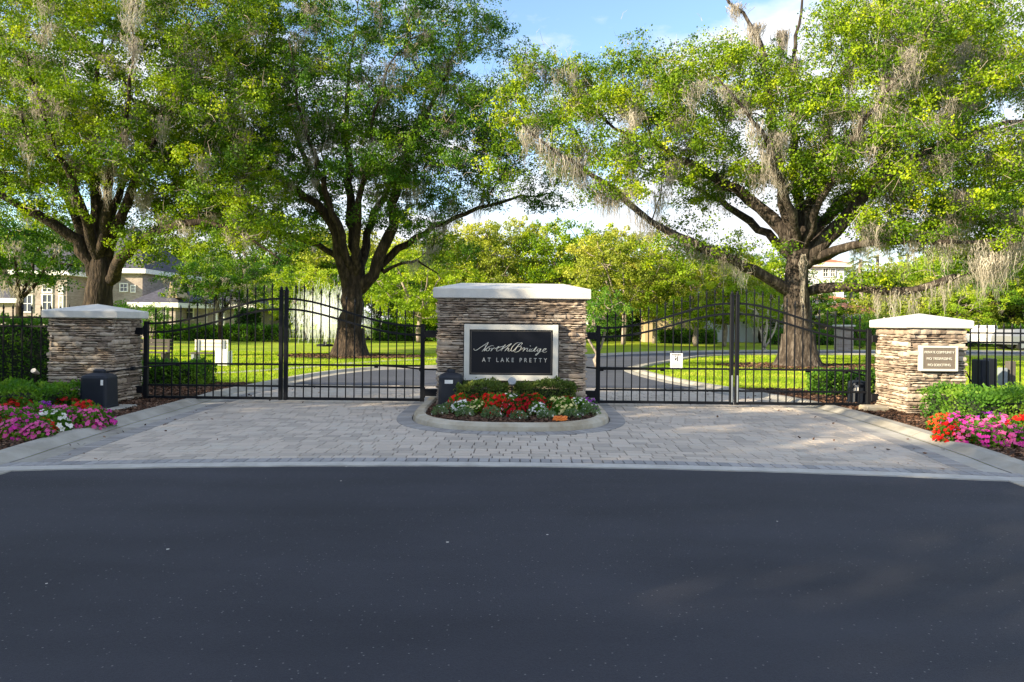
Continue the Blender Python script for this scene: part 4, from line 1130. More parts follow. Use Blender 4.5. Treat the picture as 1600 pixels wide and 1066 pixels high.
m = MB(); m.bbox(7.86, 7.94, 12.36, 12.44, 0, 1.55, .006); o = m.build('fence_post', 'black'); tag(o, 'black square end post of the fence right of the sunlit pillar', 'post')
# cable by that post
m = MB(); m.tube([P(1508, 578, 12.3), P(1514, 590, 12.25), P(1522, 602, 12.2), P(1530, 606, 12.2)], .012, 6); o = m.build('cable', 'black'); tag(o, 'black cable hanging beside the fence post at the right pillar', 'cable')
# utility boxes beyond the right fence
b = G(1537, 603); bx = lambda px, Y: (px - 800) / F * Y
m = MB(); m.bbox(bx(1523, 13.5), bx(1537, 13.5), 13.3, 13.6, 0, .93, .02); o = m.build('utility_box', 'black_plastic'); tag(o, 'dark utility box on the lawn behind the right fence, beside a wooden post', 'utility box')
m = MB(); m.bbox(bx(1538, 13.6), bx(1551, 13.6), 13.45, 13.65, 0, .95, .012); o = m.build('wooden_post', 'wood_post'); tag(o, 'thick weathered wooden post touching the dark utility box', 'post')
m = MB(); m.bbox(bx(1573, 14.4), bx(1583, 14.4), 14.3, 14.45, 0, .86, .01); o = m.build('wooden_post', 'wood_post'); tag(o, 'slimmer wooden post with a grey meter box on its left, near the right edge', 'post')
m = MB(); m.bbox(bx(1565, 14.3), bx(1573, 14.3), 14.25, 14.42, .35, .72, .01); m.box(bx(1568, 14.3), bx(1570, 14.3), 14.33, 14.35, 0, .35); o = m.build('meter_box', 'grey_box'); tag(o, 'pale grey meter box fixed beside the slim wooden post', 'meter box')

# ================================================================== LAWN FURNITURE
def bench(label, px, py, w, mat, rz=0.0):
    b = G(px, py); root = empty('park_bench', (b.x, b.y, 0), label, 'bench', 'lawn benches', rz)
    def prt(nm, boxes, mt):
        m = MB()
        for q in boxes: m.bbox(*q, .006)
        m.build(nm, mt, root)
    prt('seat', [(-w / 2, w / 2, -.22 + k * .11, -.13 + k * .11, .40, .44) for k in range(4)], 'wood_dark')
    prt('backrest', [(-w / 2, w / 2, .25, .285, .50 + k * .13, .61 + k * .13) for k in range(3)], mat)
    for s in (-1, 1):
        prt('leg', [(s * w * .38 - .05, s * w * .38 + .05, -.2, .24, 0, .40), (s * w * .38 - .04, s * w * .38 + .04, .22, .26, .4, .86)], 'grey_box' if mat != 'wood_dark' else 'wood_dark')
    return root
bench('dark wooden bench on the lawn beside the left pillar', 238, 570, 1.15, 'wood_dark')
bench('pale bench on the lawn with a white board at its right end', 325, 571, 1.15, 'bench_white')
b = G(353, 571); m = MB(); m.bbox(b.x - .21, b.x + .21, b.y - .38, b.y - .33, .02, .56, .01); m.bbox(b.x - .22, b.x - .18, b.y - .33, b.y, .02, .5, .01); m.bbox(b.x + .18, b.x + .22, b.y - .33, b.y, .02, .5, .01)
o = m.build('white_board', 'white'); tag(o, 'white panel standing against the right end of the pale bench', 'panel')
# stone marker column across the loop road
b = G(1318, 549); root = empty('stone_column', (b.x, b.y, 0), 'short stone column on the far lawn right of the big oak', 'column')
m = MB(); m.bbox(b.x - .42, b.x + .42, b.y - .42, b.y + .42, 0, 1.55, .03); local(m.build('shaft', 'brickwall', root), root)
m = MB(); m.bbox(b.x - .5, b.x + .5, b.y - .5, b.y + .5, 1.551, 1.66, .03); local(m.build('cap', 'cap', root), root)

# fountain sprays over the pond beyond the lawn
def fountain(px, py, Yd, H, Wd, n, label):
    g = np.random.default_rng(5); b = G(px, py); b = Vector((bx(px, Yd), Yd, 0)); root = empty('fountain', b, label, 'fountain', 'lawn fountains')
    Vs = []
    for k in range(n):
        a = g.uniform(0, 6.28); fan = g.uniform(0, 1) ** .6; d = np.array([math.cos(a), math.sin(a), 0]) * Wd * fan; h = H * (1 - .5 * fan) * g.uniform(.75, 1.05)
        p0 = np.array([g.normal() * Wd * .28, g.normal() * .4, .1]); d = d * .55; t0 = g.uniform(0, .75); t1 = min(1, t0 + g.uniform(.05, .25)); w_ = g.uniform(.010, .026)
        prev = None
        for j in range(5):
            t = t0 + (t1 - t0) * j / 4; p = p0 + d * t + np.array([0, 0, h * 4 * t * (1 - t)]) + g.normal(size=3) * .02
            if prev is not None: Vs += [prev + [-w_, 0, 0], prev + [w_, 0, 0], p + [w_, 0, 0], p + [-w_, 0, 0]]
            prev = p
    o = np_mesh('spray', np.array(Vs), 4, 'water_spray', root)
    m = MB(); m.lathe([(.5, 0), (.5, .12), (.35, .16), (.1, .16), (.1, .3)], (0, 0, 0), 16); m.build('nozzle', 'black', root)
MAT['water_spray'] = leaf_mat('water_spray', [(0, (.85, .88, .92)), (1, (.95, .96, .98))], trans=.5)
_t = MAT['water_spray'].node_tree; _o = _t.nodes['Material Output']; _s = _o.inputs[0].links[0].from_socket
_m = _t.nodes.new('ShaderNodeMixShader'); _tr = _t.nodes.new('ShaderNodeBsdfTransparent'); _m.inputs[0].default_value = .26
_t.links.new(_tr.outputs[0], _m.inputs[1]); _t.links.new(_s, _m.inputs[2]); _t.links.new(_m.outputs[0], _o.inputs[0])
fountain(508, 543, 42, 4.2, 3.2, 1500, 'wide white fountain spray left of the middle oak trunk')
fountain(575, 530, 58, 2.8, .7, 300, 'thin white fountain jet just right of the middle oak trunk')

# ================================================================== HOUSES
def Z(py, px, Y): return P(px, py, Y).z
def wallbox(name, root, mat, px0, px1, Y, depth, pyt, z0=0.0):
    x0, x1 = bx(px0, Y), bx(px1, Y); zt = P((px0 + px1) / 2, pyt, Y).z
    m = MB(); m.box(x0, x1, Y, Y + depth, z0, zt); o = m.build(name, mat, root); local(o, root); return x0, x1, zt
def window(root, px0, px1, pyt, pyb, Y, cols=2, rows=2):
    a, b = P(px0, pyt, Y), P(px1, pyb, Y); x0, x1, z1, z0 = a.x, b.x, a.z, b.z; t = .09
    m = MB()
    for q in ((x0 - t, x1 + t, z1, z1 + t), (x0 - t, x1 + t, z0 - t, z0), (x0 - t, x0, z0, z1), (x1, x1 + t, z0, z1)): m.box(q[0], q[1], Y - .10, Y + .02, q[2], q[3])
    for c in range(1, cols): xx = x0 + (x1 - x0) * c / cols; m.box(xx - .025, xx + .025, Y - .07, Y - .04, z0, z1)
    for c in range(1, rows): zz = z0 + (z1 - z0) * c / rows; m.box(x0, x1, Y - .072, Y - .041, zz - .025, zz + .025)
    w_ = m.build('window', 'white', root); local(w_, root)
    m = MB(); m.box(x0, x1, Y - .035, Y - .01, z0, z1); p_ = m.build('pane', 'glass_dark', w_); p_.data.transform(Matrix.Translation(-Vector(root.location)))
    return w_
def hip(root, x0, x1, y0, y1, z, zr, mat, ov=.5, ridge=None, name='roof'):
    x0 -= ov; x1 += ov; y0 -= ov; y1 += ov; hw = (y1 - y0) / 2; cx = (x0 + x1) / 2; r = ridge if ridge is not None else max(0.0, (x1 - x0) / 2 - hw)
    m = MB(); m.add([(x0, y0, z + .06), (x1, y0, z + .06), (x1, y1, z + .06), (x0, y1, z + .06), (cx - r, (y0 + y1) / 2, zr), (cx + r, (y0 + y1) / 2, zr)], [(0, 1, 5, 4), (1, 2, 5), (2, 3, 4, 5), (3, 0, 4), (3, 2, 1, 0)])
    o = m.build(name, mat, root); local(o, root)
    m = MB(); m.box(x0 - .03, x1 + .03, y0 - .04, y1 + .03, z - .34, z + .055); e = m.build('eave_trim', 'white', root); local(e, root); return o
HB = 60
hb = empty('brick_house', (bx(120, HB), HB, 0), 'large pale brick house with steep slate roofs behind the left oak', 'house')
x0, x1, zt = wallbox('wall', hb, 'brickwall', 28, 104, 58, 9, 424); hip(hb, x0, x1, 58, 67, zt, Z(366, 66, 62), 'slate')
x0, x1, zt = wallbox('wall', hb, 'brickwall', 98, 222, 61, 10, 421); hip(hb, x0, x1, 61, 71, zt, Z(352, 150, 66), 'slate')
x0, x1, zt = wallbox('wall', hb, 'brickwall', -60, 24, 60, 8, 467); hip(hb, x0, x1, 60, 68, zt, Z(430, -20, 64), 'slate')
x0, x1, zt = wallbox('wall', hb, 'brickwall', 216, 274, 57, 9, 474); hip(hb, x0 - .3, x1, 57, 66, zt, Z(438, 245, 61), 'slate', ov=.4)
x0, x1, zt = wallbox('wall', hb, 'brickwall', 276, 402, 59, 9, 476); hip(hb, x0, x1, 59, 68, zt, Z(450, 340, 63), 'slate')
for q in ((38, 50, 446, 455, 58), (37, 50, 462, 487, 58), (68, 81, 446, 456, 58), (68, 81, 461, 484, 58), (94, 98, 447, 458, 58), (94, 98, 463, 482, 58), (111, 121, 431, 441, 61), (102, 113, 466, 482, 61), (189, 199, 444, 455, 61), (206, 211, 447, 456, 61), (253, 259, 476, 500, 57), (291, 302, 477, 499, 59), (340, 348, 478, 500, 59)):
    window(hb, *q)
m = MB()
for px in (322, 339, 350): m.box(bx(px, 58.6) - .06, bx(px, 58.6) + .06, 58.5, 58.7, 0, Z(477, px, 58.6))
local(m.build('porch_columns', 'white', hb), hb)
a = P(262, 465, 56.3); b_ = P(277, 465, 56.3); t_ = P(266, 440, 56.3); m = MB(); m.add([tuple(a), tuple(b_), tuple(t_), (a.x, 58.5, a.z), (b_.x, 58.5, b_.z), (t_.x, 58.5, t_.z)], [(0, 1, 2), (3, 5, 4), (0, 3, 4, 1), (1, 4, 5, 2), (2, 5, 3, 0)]); local(m.build('gable', 'tan_wall', hb), hb)
# tan house in the middle
hy = empty('tan_house', (bx(1070, 60), 60, 0), 'tan stucco house half hidden behind pale trees, right of the sign', 'house')
x0, x1, zt = wallbox('wall', hy, 'tan_wall', 1008, 1100, 60, 10, 452); hip(hy, x0, x1, 60, 70, zt, Z(420, 1055, 64), 'clay')
x0, x1, zt = wallbox('wall', hy, 'white_wall', 1100, 1232, 63, 10, 468); hip(hy, x0, x1, 63, 73, zt, Z(442, 1165, 67), 'clay')
for q in ((1046, 1054, 474, 490, 60), (1024, 1030, 476, 490, 60), (1072, 1078, 474, 492, 60), (1092, 1098, 486, 503, 60), (1128, 1140, 488, 508, 63), (1160, 1168, 486, 506, 63), (1185, 1196, 488, 508, 63)): window(hy, *q)
# white house with tiled roofs at the right
hw = empty('white_house', (bx(1300, 66), 66, 0), 'white stucco house with red clay tile roofs right of the big oak', 'house')
x0, x1, zt = wallbox('wall', hw, 'white_wall', 1262, 1318, 70, 9, 412); hip(hw, x0, x1, 70, 79, zt, Z(398, 1290, 74), 'clay')
x0, x1, zt = wallbox('wall', hw, 'white_wall', 1200, 1332, 68, 9, 470); hip(hw, x0, x1, 68, 77, zt, Z(452, 1266, 72), 'clay')
x0, x1, zt = wallbox('wall', hw, 'brown_wall', 1318, 1392, 62, 9, 492); hip(hw, x0, x1, 62, 71, zt, Z(472, 1352, 66), 'clay')
for q in ((1286, 1293, 420, 432, 70), (1298, 1304, 420, 432, 70), (1286, 1294, 494, 512, 68), (1340, 1352, 498, 512, 62), (1364, 1372, 498, 512, 62)): window(hw, *q)

# ================================================================== CARS
def car(label, px, py, mat, L, W_, H, pickup=False, rz=0.0):
    b = G(px, py); root = empty('parked_car', (b.x, b.y, 0), label, 'car', 'parked cars', rz)
    l = L / 2; hz = H
    if pickup: prof = [(-l, .42), (-l, .98), (-l * .93, 1.02), (-l * .30, 1.05), (-l * .26, hz), (l * .22, hz), (l * .42, 1.12), (l * .92, 1.02), (l, .85), (l, .42)]
    else: prof = [(-l, .42), (-l * .99, 1.0), (-l * .86, hz * .97), (-l * .70, hz), (l * .12, hz), (l * .42, 1.08), (l * .90, .98), (l, .78), (l, .42)]
    m = MB(); n = len(prof); secs = [(-W_ / 2, .92), (-W_ / 2 + .07, 1.0), (W_ / 2 - .07, 1.0), (W_ / 2, .92)]
    vs = []
    for y, k in secs:
        for x, z in prof:
            tum = .16 if z > 1.15 else 0
            vs.append((x * (1 if k == 1 else .985), y * (1 - tum), z if k == 1 else .42 + (z - .42) * .97))
    fs = []
    for s in range(3):
        for k in range(n): fs.append((s * n + k, s * n + (k + 1) % n, (s + 1) * n + (k + 1) % n, (s + 1) * n + k))
    fs += [tuple(range(n)), tuple(3 * n + k for k in reversed(range(n)))]
    m.add(vs, fs); m.build('body', mat, root)
    # glass band
    gl = MB(); zb, zt = 1.12, hz - .09
    xa, xb = (-l * .22, l * .20) if pickup else (-l * .80, l * .16)
    for s in (-1, 1):
        yy = s * (W_ / 2 * .84 + .006)
        for k in range(2):
            u0 = xa + (xb - xa) * k / 2 + .04; u1 = xa + (xb - xa) * (k + 1) / 2 - .04
            gl.add([(u0, yy + s * .02, zb), (u1, yy + s * .02, zb), (u1 - (.1 if k else 0), yy - s * .01, zt), (u0, yy - s * .01, zt), (u0, yy - s * .05, zb), (u1, yy - s * .05, zb), (u1, yy - s * .05, zt), (u0, yy - s * .05, zt)], [(0, 1, 2, 3), (4, 7, 6, 5), (0, 4, 5, 1), (1, 5, 6, 2), (2, 6, 7, 3), (3, 7, 4, 0)])
    gl.build('side_window', 'glass_dark', root)
    for sx in (-.62, .62):
        for sy in (-1, 1):
            wm = MB(); wm.tube([(l * sx, sy * (W_ / 2 - .2), .35), (l * sx, sy * (W_ / 2 + .01), .35)], .35, 18); wh = wm.build('wheel', 'tyre', root)
            rm = MB(); rm.tube([(l * sx, sy * (W_ / 2 - .1), .35), (l * sx, sy * (W_ / 2 + .02), .35)], .2, 12); rm.build('rim', 'grey_box', wh)
    for sy in (-1, 1):
        hm = MB(); hm.bbox(l - .10, l + .012, sy * W_ * .36 - .16, sy * W_ * .36 + .16, .74, .88, .01); hm.build('headlight', 'white', root)
    return root
car('white pickup truck parked across the lawn behind the right fence', 1540, 545, 'car_white', 5.0, 1.9, 1.75, pickup=True, rz=R(140))
car('silver car parked behind the white pickup at the right edge', 1606, 547, 'car_silver', 4.4, 1.8, 1.5, rz=R(8))

# ================================================================== TREES
# right oak: trunk and main limbs follow the real tree's branching (positions at its own distance, third value = metres nearer/farther)
D3 = T3B.y
big_oak('live_oak', 'big right-hand oak with pale moss and wide low limbs, growing from a mulch ring', D3, (1247, 573),
 [([(1247, 578), (1246, 530), (1245, 480), (1246, 430), (1248, 395), (1250, 355)], .60, .30),
  ([(1240, 455), (1215, 445, -.3), (1175, 425, -.8), (1130, 400, -1.3), (1060, 370, -1.8), (1000, 335, -2.2), (960, 295, -2.5), (900, 255, -2.8), (845, 222, -3), (812, 185, -3)], .24, .022),
  ([(1243, 400), (1222, 360, -.2), (1190, 325, .3), (1150, 295, .6), (1100, 268, .9), (1040, 235, 1.2), (980, 205, 1.5), (905, 165, 1.8)], .30, .022),
  ([(1240, 405), (1212, 378, .8), (1170, 345, 1.5), (1120, 310, 2.4), (1060, 280, 3.2), (1000, 262, 4)], .20, .022),
  ([(1243, 400), (1228, 330, -.3), (1215, 250, -.6), (1205, 170, -.4), (1195, 90, 0), (1170, 35, .2), (1130, -10, .4), (1110, -60, .4)], .27, .022),
  ([(1250, 400), (1262, 320, .3), (1288, 245, .8), (1300, 170, 1), (1325, 90, 1.4), (1350, 10, 1.6)], .28, .022),
  ([(1247, 395), (1246, 320, .8), (1240, 220, 1.6), (1238, 110, 1.9), (1248, 40, 2), (1262, -40, 2)], .24, .022),
  ([(1258, 410), (1290, 372, -.4), (1335, 325, -.9), (1385, 275, -1.2), (1450, 235, -1.5), (1530, 205, -1.8), (1640, 180, -2)], .34, .022),
  ([(1258, 400), (1285, 350, .8), (1330, 300, 1.9), (1390, 230, 3), (1440, 150, 3.6), (1480, 60, 4)], .26, .022),
  ([(1262, 410), (1305, 388, -.8), (1360, 380, -1.8), (1430, 375, -2.6), (1500, 380, -3), (1590, 372, -3.2)], .17, .022),
  ([(1262, 412), (1310, 392, .5), (1360, 372, 1.5), (1430, 355, 2.4), (1520, 350, 3)], .16, .022),
  ([(1262, 456), (1300, 452, -.5), (1350, 452, -1.2), (1400, 456, -1.8), (1450, 447, -2.2), (1492, 432, -2.4)], .19, .12),
  ([(1250, 400), (1225, 300, -2), (1180, 190, -3.4), (1120, 120, -4)], .2, .022),
  ([(1250, 400), (1290, 300, -2), (1350, 190, -3.6), (1430, 90, -4.4)], .2, .022)],
 [(1180, 200, 190, 120, 4.5, 0, 53), (1370, 210, 190, 140, 5, 0, 67), (1530, 170, 160, 170, 5, 0, 62), (1450, 60, 190, 100, 5, 0, 45), (1150, 120, 140, 60, 4, 0, 19),
  (980, 190, 150, 70, 3, .5, 25), (880, 150, 90, 60, 2.5, .5, 11), (850, 240, 90, 70, 2, -2, 7), (960, 270, 90, 45, 2, -2, 6), (1070, 380, 60, 30, 1.5, -1.5, 4), (1120, 392, 50, 20, 1.5, -.6, 7),
  (1385, 440, 40, 10, 1, -1.5, 4), (1440, 340, 130, 40, 3, -1, 18), (1570, 330, 80, 90, 3, -1, 20), (1110, 290, 60, 40, 2, 2, 5), (1290, 250, 70, 60, 2, 0, 4), (1000, 100, 50, 26, 2, 1, 4)],
 'oak_leaf', per=900, leaf=.09, moss_n=420, seed=31, trunk_r=(.8, .58), bark='grey_bark',
 extra_moss=[(1500, 300, -2.5, 2.6, 60, .3), (1560, 395, -3, 2.0, 90, .35), (1540, 405, -3, 1.6, 60, .3), (1588, 330, -3, 2.6, 50, .2), (1180, 40, 0, 1.8, 60, .18), (1222, 50, 1, 2.6, 60, .15), (1240, 95, 1.8, 2.0, 60, .18), (1330, 200, 0, 1.9, 50, .3), (1255, 400, -.7, 3.6, 18, .05), (1375, 190, -1, 1.8, 50, .3), (1290, 190, 0, 1.4, 40, .2), (1151, 10, .3, 1.1, 40, .2), (1205, 240, -.6, 1.6, 60, .2), (1520, 130, -1, 2.2, 60, .25), (1430, 250, -2, 1.5, 50, .3), (1330, 110, 1.4, 2, 50, .2), (1400, 10, 0, 1.6, 60, .3), (1480, 8, 0, 1.8, 50, .3)], lenf=1.15, mind=1.0)
D2 = T2B.y
big_oak('live_oak', 'middle oak with a dark trunk beside the fountain, left of the sign', D2, (549, 557),
 [([(549, 560), (548, 530), (549, 500), (552, 470), (556, 445), (558, 415)], .62, .34),
  ([(545, 455), (535, 410, -.3), (528, 370, -.6), (505, 332, -1), (460, 295, -1.6), (420, 262, -2), (375, 215, -2.4), (350, 160, -2.6)], .30, .022),
  ([(540, 440), (520, 395, 0), (480, 376, .3), (425, 358, .6), (370, 338, 1), (310, 345, 1.3)], .17, .022),
  ([(552, 445), (552, 380, .3), (548, 310, .8), (542, 220, 1.2), (545, 120, 1.4), (560, 20, 1.6)], .28, .022),
  ([(566, 450), (592, 408, -.3), (612, 350, -.6), (618, 300, -.8), (640, 235, -.8), (680, 150, -.6), (720, 60, 0)], .28, .022),
  ([(570, 445), (610, 400, .5), (650, 372, .8), (695, 348, 1), (745, 326, 1.2), (800, 312, 1.4), (865, 300, 1.5)], .21, .022),
  ([(600, 425), (640, 408, -.5), (662, 412, -.8), (685, 428, -1)], .09, .022),
  ([(558, 440), (580, 350, 1.2), (615, 270, 2.4), (655, 190, 3), (680, 90, 3.4)], .22, .022),
  ([(552, 445), (520, 340, 1.2), (470, 230, 2.6), (430, 120, 3.4), (400, 30, 3.6)], .22, .022),
  ([(556, 440), (560, 330, -1.6), (580, 220, -3), (600, 120, -3.8)], .2, .022),
  ([(556, 440), (510, 300, -2), (470, 180, -3.4), (450, 60, -4)], .2, .022)],
 [(560, 110, 210, 130, 5.5, 0, 84), (420, 200, 130, 150, 5, 0, 50), (690, 230, 120, 100, 4.5, 0, 36), (740, 110, 90, 90, 3.5, .5, 13), (560, 240, 140, 70, 4.5, 0, 31), (380, 340, 90, 36, 3, .5, 10),
  (800, 290, 80, 40, 2, 1.2, 8), (640, 330, 90, 36, 3, 0, 11), (470, 340, 60, 30, 2, 1, 4), (560, -10, 220, 70, 5, 0, 34), (700, 380, 50, 25, 1.5, -.5, 4), (770, 230, 60, 60, 2, 1, 7)],
 'oak_leaf_b', per=900, leaf=.09, moss_n=170, seed=32, trunk_r=(.75, .60),
 extra_moss=[(585, 300, -1, 1.4, 40, .25), (690, 352, 1, 1.6, 30, .2), (640, 300, -.5, 1.2, 30, .2), (430, 300, -1, 1.2, 40, .3), (700, 90, 0, 1.6, 30, .15)], mind=.95)
D1 = 27.5
big_oak('live_oak', 'left oak behind the left pillar, its limbs spreading over the brick house', D1, (150, 556),
 [([(152, 560), (152, 510), (153, 470), (155, 430), (158, 400), (160, 365)], .68, .30),
  ([(146, 425), (130, 390, -.3), (108, 366, -.6), (60, 337, -1.2), (5, 308, -1.8), (-60, 275, -2.2), (-140, 240, -2.5)], .28, .022),
  ([(150, 420), (132, 370, .4), (112, 320, .8), (92, 275, 1.2), (62, 220, 1.6), (30, 160, 2), (0, 80, 2.2)], .28, .022),
  ([(156, 415), (152, 350, 0), (148, 280, .3), (142, 220, .6), (150, 140, .8), (165, 40, 1)], .30, .022),
  ([(163, 415), (178, 360, -.4), (198, 315, -.8), (218, 270, -1), (245, 210, -1.2), (280, 130, -1)], .26, .022),
  ([(170, 440), (192, 405, -.8), (225, 372, -1.6), (275, 352, -2.2), (330, 352, -2.6), (385, 372, -3), (440, 408, -3.2)], .25, .022),
  ([(170, 430), (200, 390, .3), (245, 358, .8), (300, 345, 1.4), (360, 330, 2)], .2, .022),
  ([(156, 415), (180, 320, 1.6), (230, 220, 3), (290, 120, 4)], .22, .022),
  ([(156, 415), (120, 300, -2), (70, 190, -3.4), (40, 80, -4)], .22, .022),
  ([(156, 415), (170, 290, -2), (200, 180, -3.6), (210, 60, -4.4)], .22, .022)],
 [(150, 110, 210, 130, 5.5, 0, 84), (-20, 140, 160, 130, 5, 0, 48), (320, 170, 130, 130, 5, 0, 50), (150, 230, 170, 60, 4.5, 0, 34), (0, 250, 110, 60, 3, 0, 17), (330, 300, 110, 50, 3, -.5, 25),
  (240, 380, 50, 26, 1.5, -1.5, 5), (400, 370, 60, 30, 2, -2, 7), (210, 330, 90, 30, 3, 1, 7), (150, -20, 260, 70, 5, 0, 45), (60, 310, 80, 25, 2, -1, 4), (330, 30, 100, 70, 4, 0, 19)],
 'oak_leaf', per=900, leaf=.09, moss_n=230, seed=33, trunk_r=(.85, .66),
 extra_moss=[(20, 170, -1, 2.2, 60, .25), (85, 170, -1.5, 2.2, 60, .25), (140, 178, -1.6, 1.8, 60, .25), (115, 245, -1.6, 2.4, 60, .2), (225, 300, -1, 1.6, 50, .25), (60, 220, 0, 1.5, 50, .3), (10, 190, -1, 1.6, 40, .3)], mind=.95)

# ------------------------------------------------------------------ background tree kinds (one mesh set each, copied with their parts)
def proto_tree(kind, H, Rw, trunk_h, nclump, per, leaf, mat, bark, seed, crown_low=.32, moss=0, fork=4, tr=.22, puff=.42):
    g = np.random.default_rng(seed)
    limbs = [([(0, 0, 0), (.05, 0, trunk_h * .5), (0, .05, trunk_h)], tr, tr * .8)]
    for k in range(fork):
        a = 2 * math.pi * k / fork + g.uniform(-.4, .4); rr = Rw * g.uniform(.45, .7)
        limbs.append(([(0, 0, trunk_h), (math.cos(a) * rr * .35, math.sin(a) * rr * .35, trunk_h + (H - trunk_h) * .25), (math.cos(a) * rr * .8, math.sin(a) * rr * .8, trunk_h + (H - trunk_h) * g.uniform(.5, .75))], tr * .55, .04))
    cs = []
    while len(cs) < nclump:
        u = g.normal(size=3); u /= np.linalg.norm(u); u *= g.uniform(.25, 1) ** .45
        z = crown_low * H + (1 - crown_low) * H * (u[2] * .5 + .5)
        lump = 1 + .18 * math.sin(3 * math.atan2(u[1], u[0]) + seed) + .12 * math.sin(7 * u[2] * 2 + seed)
        cs.append([u[0] * Rw * lump, u[1] * Rw * lump, z])
    cs = np.array(cs)
    mb, A, rad, wts = grow(limbs, cs, g=g, r_tip=.018)
    out = [('trunk', mb, bark)]
    rr = g.uniform(.7, 1.2, len(cs)) * (Rw / 4.5) ** .5
    out.append(('crown', clump_leaves(cs, rr, per, leaf, g=g, puff=puff), mat))
    if moss:
        c2 = np.where((rad < .1))[0]; pk = g.choice(c2, moss); out.append(('moss', moss_verts(A[pk], g.uniform(.6, 1.8, moss), 16, g=g, spread=.2, w0=.03), 'moss'))
    return out
PROT = {}
def make(kind, **kw): PROT[kind] = dict(spec=kw, data=None)
make('loose', H=9.5, Rw=5.0, trunk_h=2.6, nclump=150, per=150, leaf=.17, mat='light_leaf', bark='pale_bark', seed=1, crown_low=.26)
make('mid', H=9.5, Rw=5.1, trunk_h=2.4, nclump=150, per=150, leaf=.17, mat='oak_leaf', bark='bark', seed=21, crown_low=.22)
make('lime', H=8.5, Rw=4.8, trunk_h=2.2, nclump=140, per=150, leaf=.17, mat='lime_leaf', bark='pale_bark', seed=2, crown_low=.2)
make('dark', H=9.5, Rw=5.4, trunk_h=2.2, nclump=160, per=150, leaf=.17, mat='oak_leaf_b', bark='bark', seed=3, crown_low=.16, moss=50)
make('highdark', H=8.0, Rw=4.4, trunk_h=2.6, nclump=120, per=150, leaf=.15, mat='oak_leaf_b', bark='bark', seed=13, crown_low=.40, moss=70)
make('myrtle', H=4.5, Rw=2.4, trunk_h=.3, nclump=60, per=110, leaf=.11, mat='lime_leaf', bark='white_bark', seed=4, crown_low=.42, fork=5, tr=.12, puff=.3)
make('topiary', H=3.0, Rw=1.25, trunk_h=.5, nclump=60, per=120, leaf=.07, mat='hedge_leaf', bark='pale_bark', seed=5, crown_low=.45, fork=4, tr=.09, puff=.2)
make('shrub', H=2.6, Rw=2.2, trunk_h=.3, nclump=60, per=130, leaf=.12, mat='hedge_leaf', bark='bark', seed=6, crown_low=.05, fork=3, tr=.08)
make('gold', H=4.0, Rw=3.2, trunk_h=.4, nclump=90, per=130, leaf=.15, mat='light_leaf', bark='bark', seed=7, crown_low=.02, fork=4, tr=.1)
MAT['white_bark'] = plain('white_bark', (.50, .44, .38), .8, var=.25, scale=3)
def tree(kind, x, y, s, label, group, rz=None, sz=1.0, name=None, z=0.0):
    p = PROT[kind]; nm = name or {'loose': 'broadleaf_tree', 'mid': 'broadleaf_tree', 'lime': 'broadleaf_tree', 'dark': 'oak_tree', 'highdark': 'oak_tree', 'myrtle': 'crepe_myrtle', 'topiary': 'topiary_tree', 'shrub': 'shrub', 'gold': 'shrub'}[kind]
    root = empty(nm, (x, y, z), label, 'shrub' if nm == 'shrub' else 'tree', group, rz if rz is not None else random.uniform(0, 6.28))
    root.scale = (s, s, s * sz)
    if p['data'] is None:
        p['data'] = []
        for nm_, d, mt in proto_tree(kind, **p['spec']):
            o = d.build(nm_, mt, root, smooth=True) if isinstance(d, MB) else np_mesh(nm_, d, 4, mt, root)
            p['data'].append((nm_, o.data))
    else:
        for nm_, me in p['data']: link(nm_, me, root)
    return root
def at(px, Y): return bx(px, Y), Y
random.seed(5)
GB = 'pale green trees across the loop road'
for (k, px, Y, s, sz, lab) in [
    ('lime', 655, 52, .95, .9, 'bright green tree with low boughs just left of the sign pillar'),
    ('loose', 735, 64, 1.15, 1.0, 'pale yellow-green tree rising behind the left half of the sign pillar'),
    ('mid', 690, 70, 1.1, 1.0, 'dark tree behind the pale trees left of the sign pillar'),
    ('loose', 815, 68, 1.2, 1.05, 'tall pale green tree directly above the sign pillar'),
    ('mid', 895, 62, 1.15, 1.02, 'pale green tree above the right end of the sign pillar'),
    ('loose', 974, 52, .95, .98, 'pale-trunked forked tree at the far side of the loop road, right of the sign'),
    ('loose', 1022, 56, .82, 1.0, 'slimmer pale-trunked tree in front of the tan house'),
    ('lime', 1088, 50, .92, .86, 'bright lime tree in front of the tan house'),
    ('loose', 1132, 50, .75, .9, 'pale leafy tree with a light trunk left of the meeting gate posts'),
    ('mid', 1190, 62, 1.0, .9, 'bright green tree behind the right oak, on its left side'),
    ('dark', 1250, 60, .7, .8, 'dark green tree right behind the big right oak trunk')]:
    x, y = at(px, Y); tree(k, x, y, s, lab, GB, sz=sz)
tree('myrtle', *at(1195, 40), .82, 'small white-stemmed tree on the far lawn left of the big right oak', 'crepe myrtles')
tree('topiary', *at(934, 24.5), .92, 'dark round-headed tree with several stems just right of the sign pillar', None)
tree('topiary', *at(238, 42), .78, 'small lollipop-shaped clipped tree just right of the left pillar', None, sz=1.05, name='topiary_tree')
tree('shrub', *at(180, 44), .95, 'bright rounded shrub peeking over the left pillar cap', None, sz=1.0)
tree('shrub', *at(1345, 50), .9, 'yellow-green rounded shrub in front of the tiled house', None, sz=1.0)
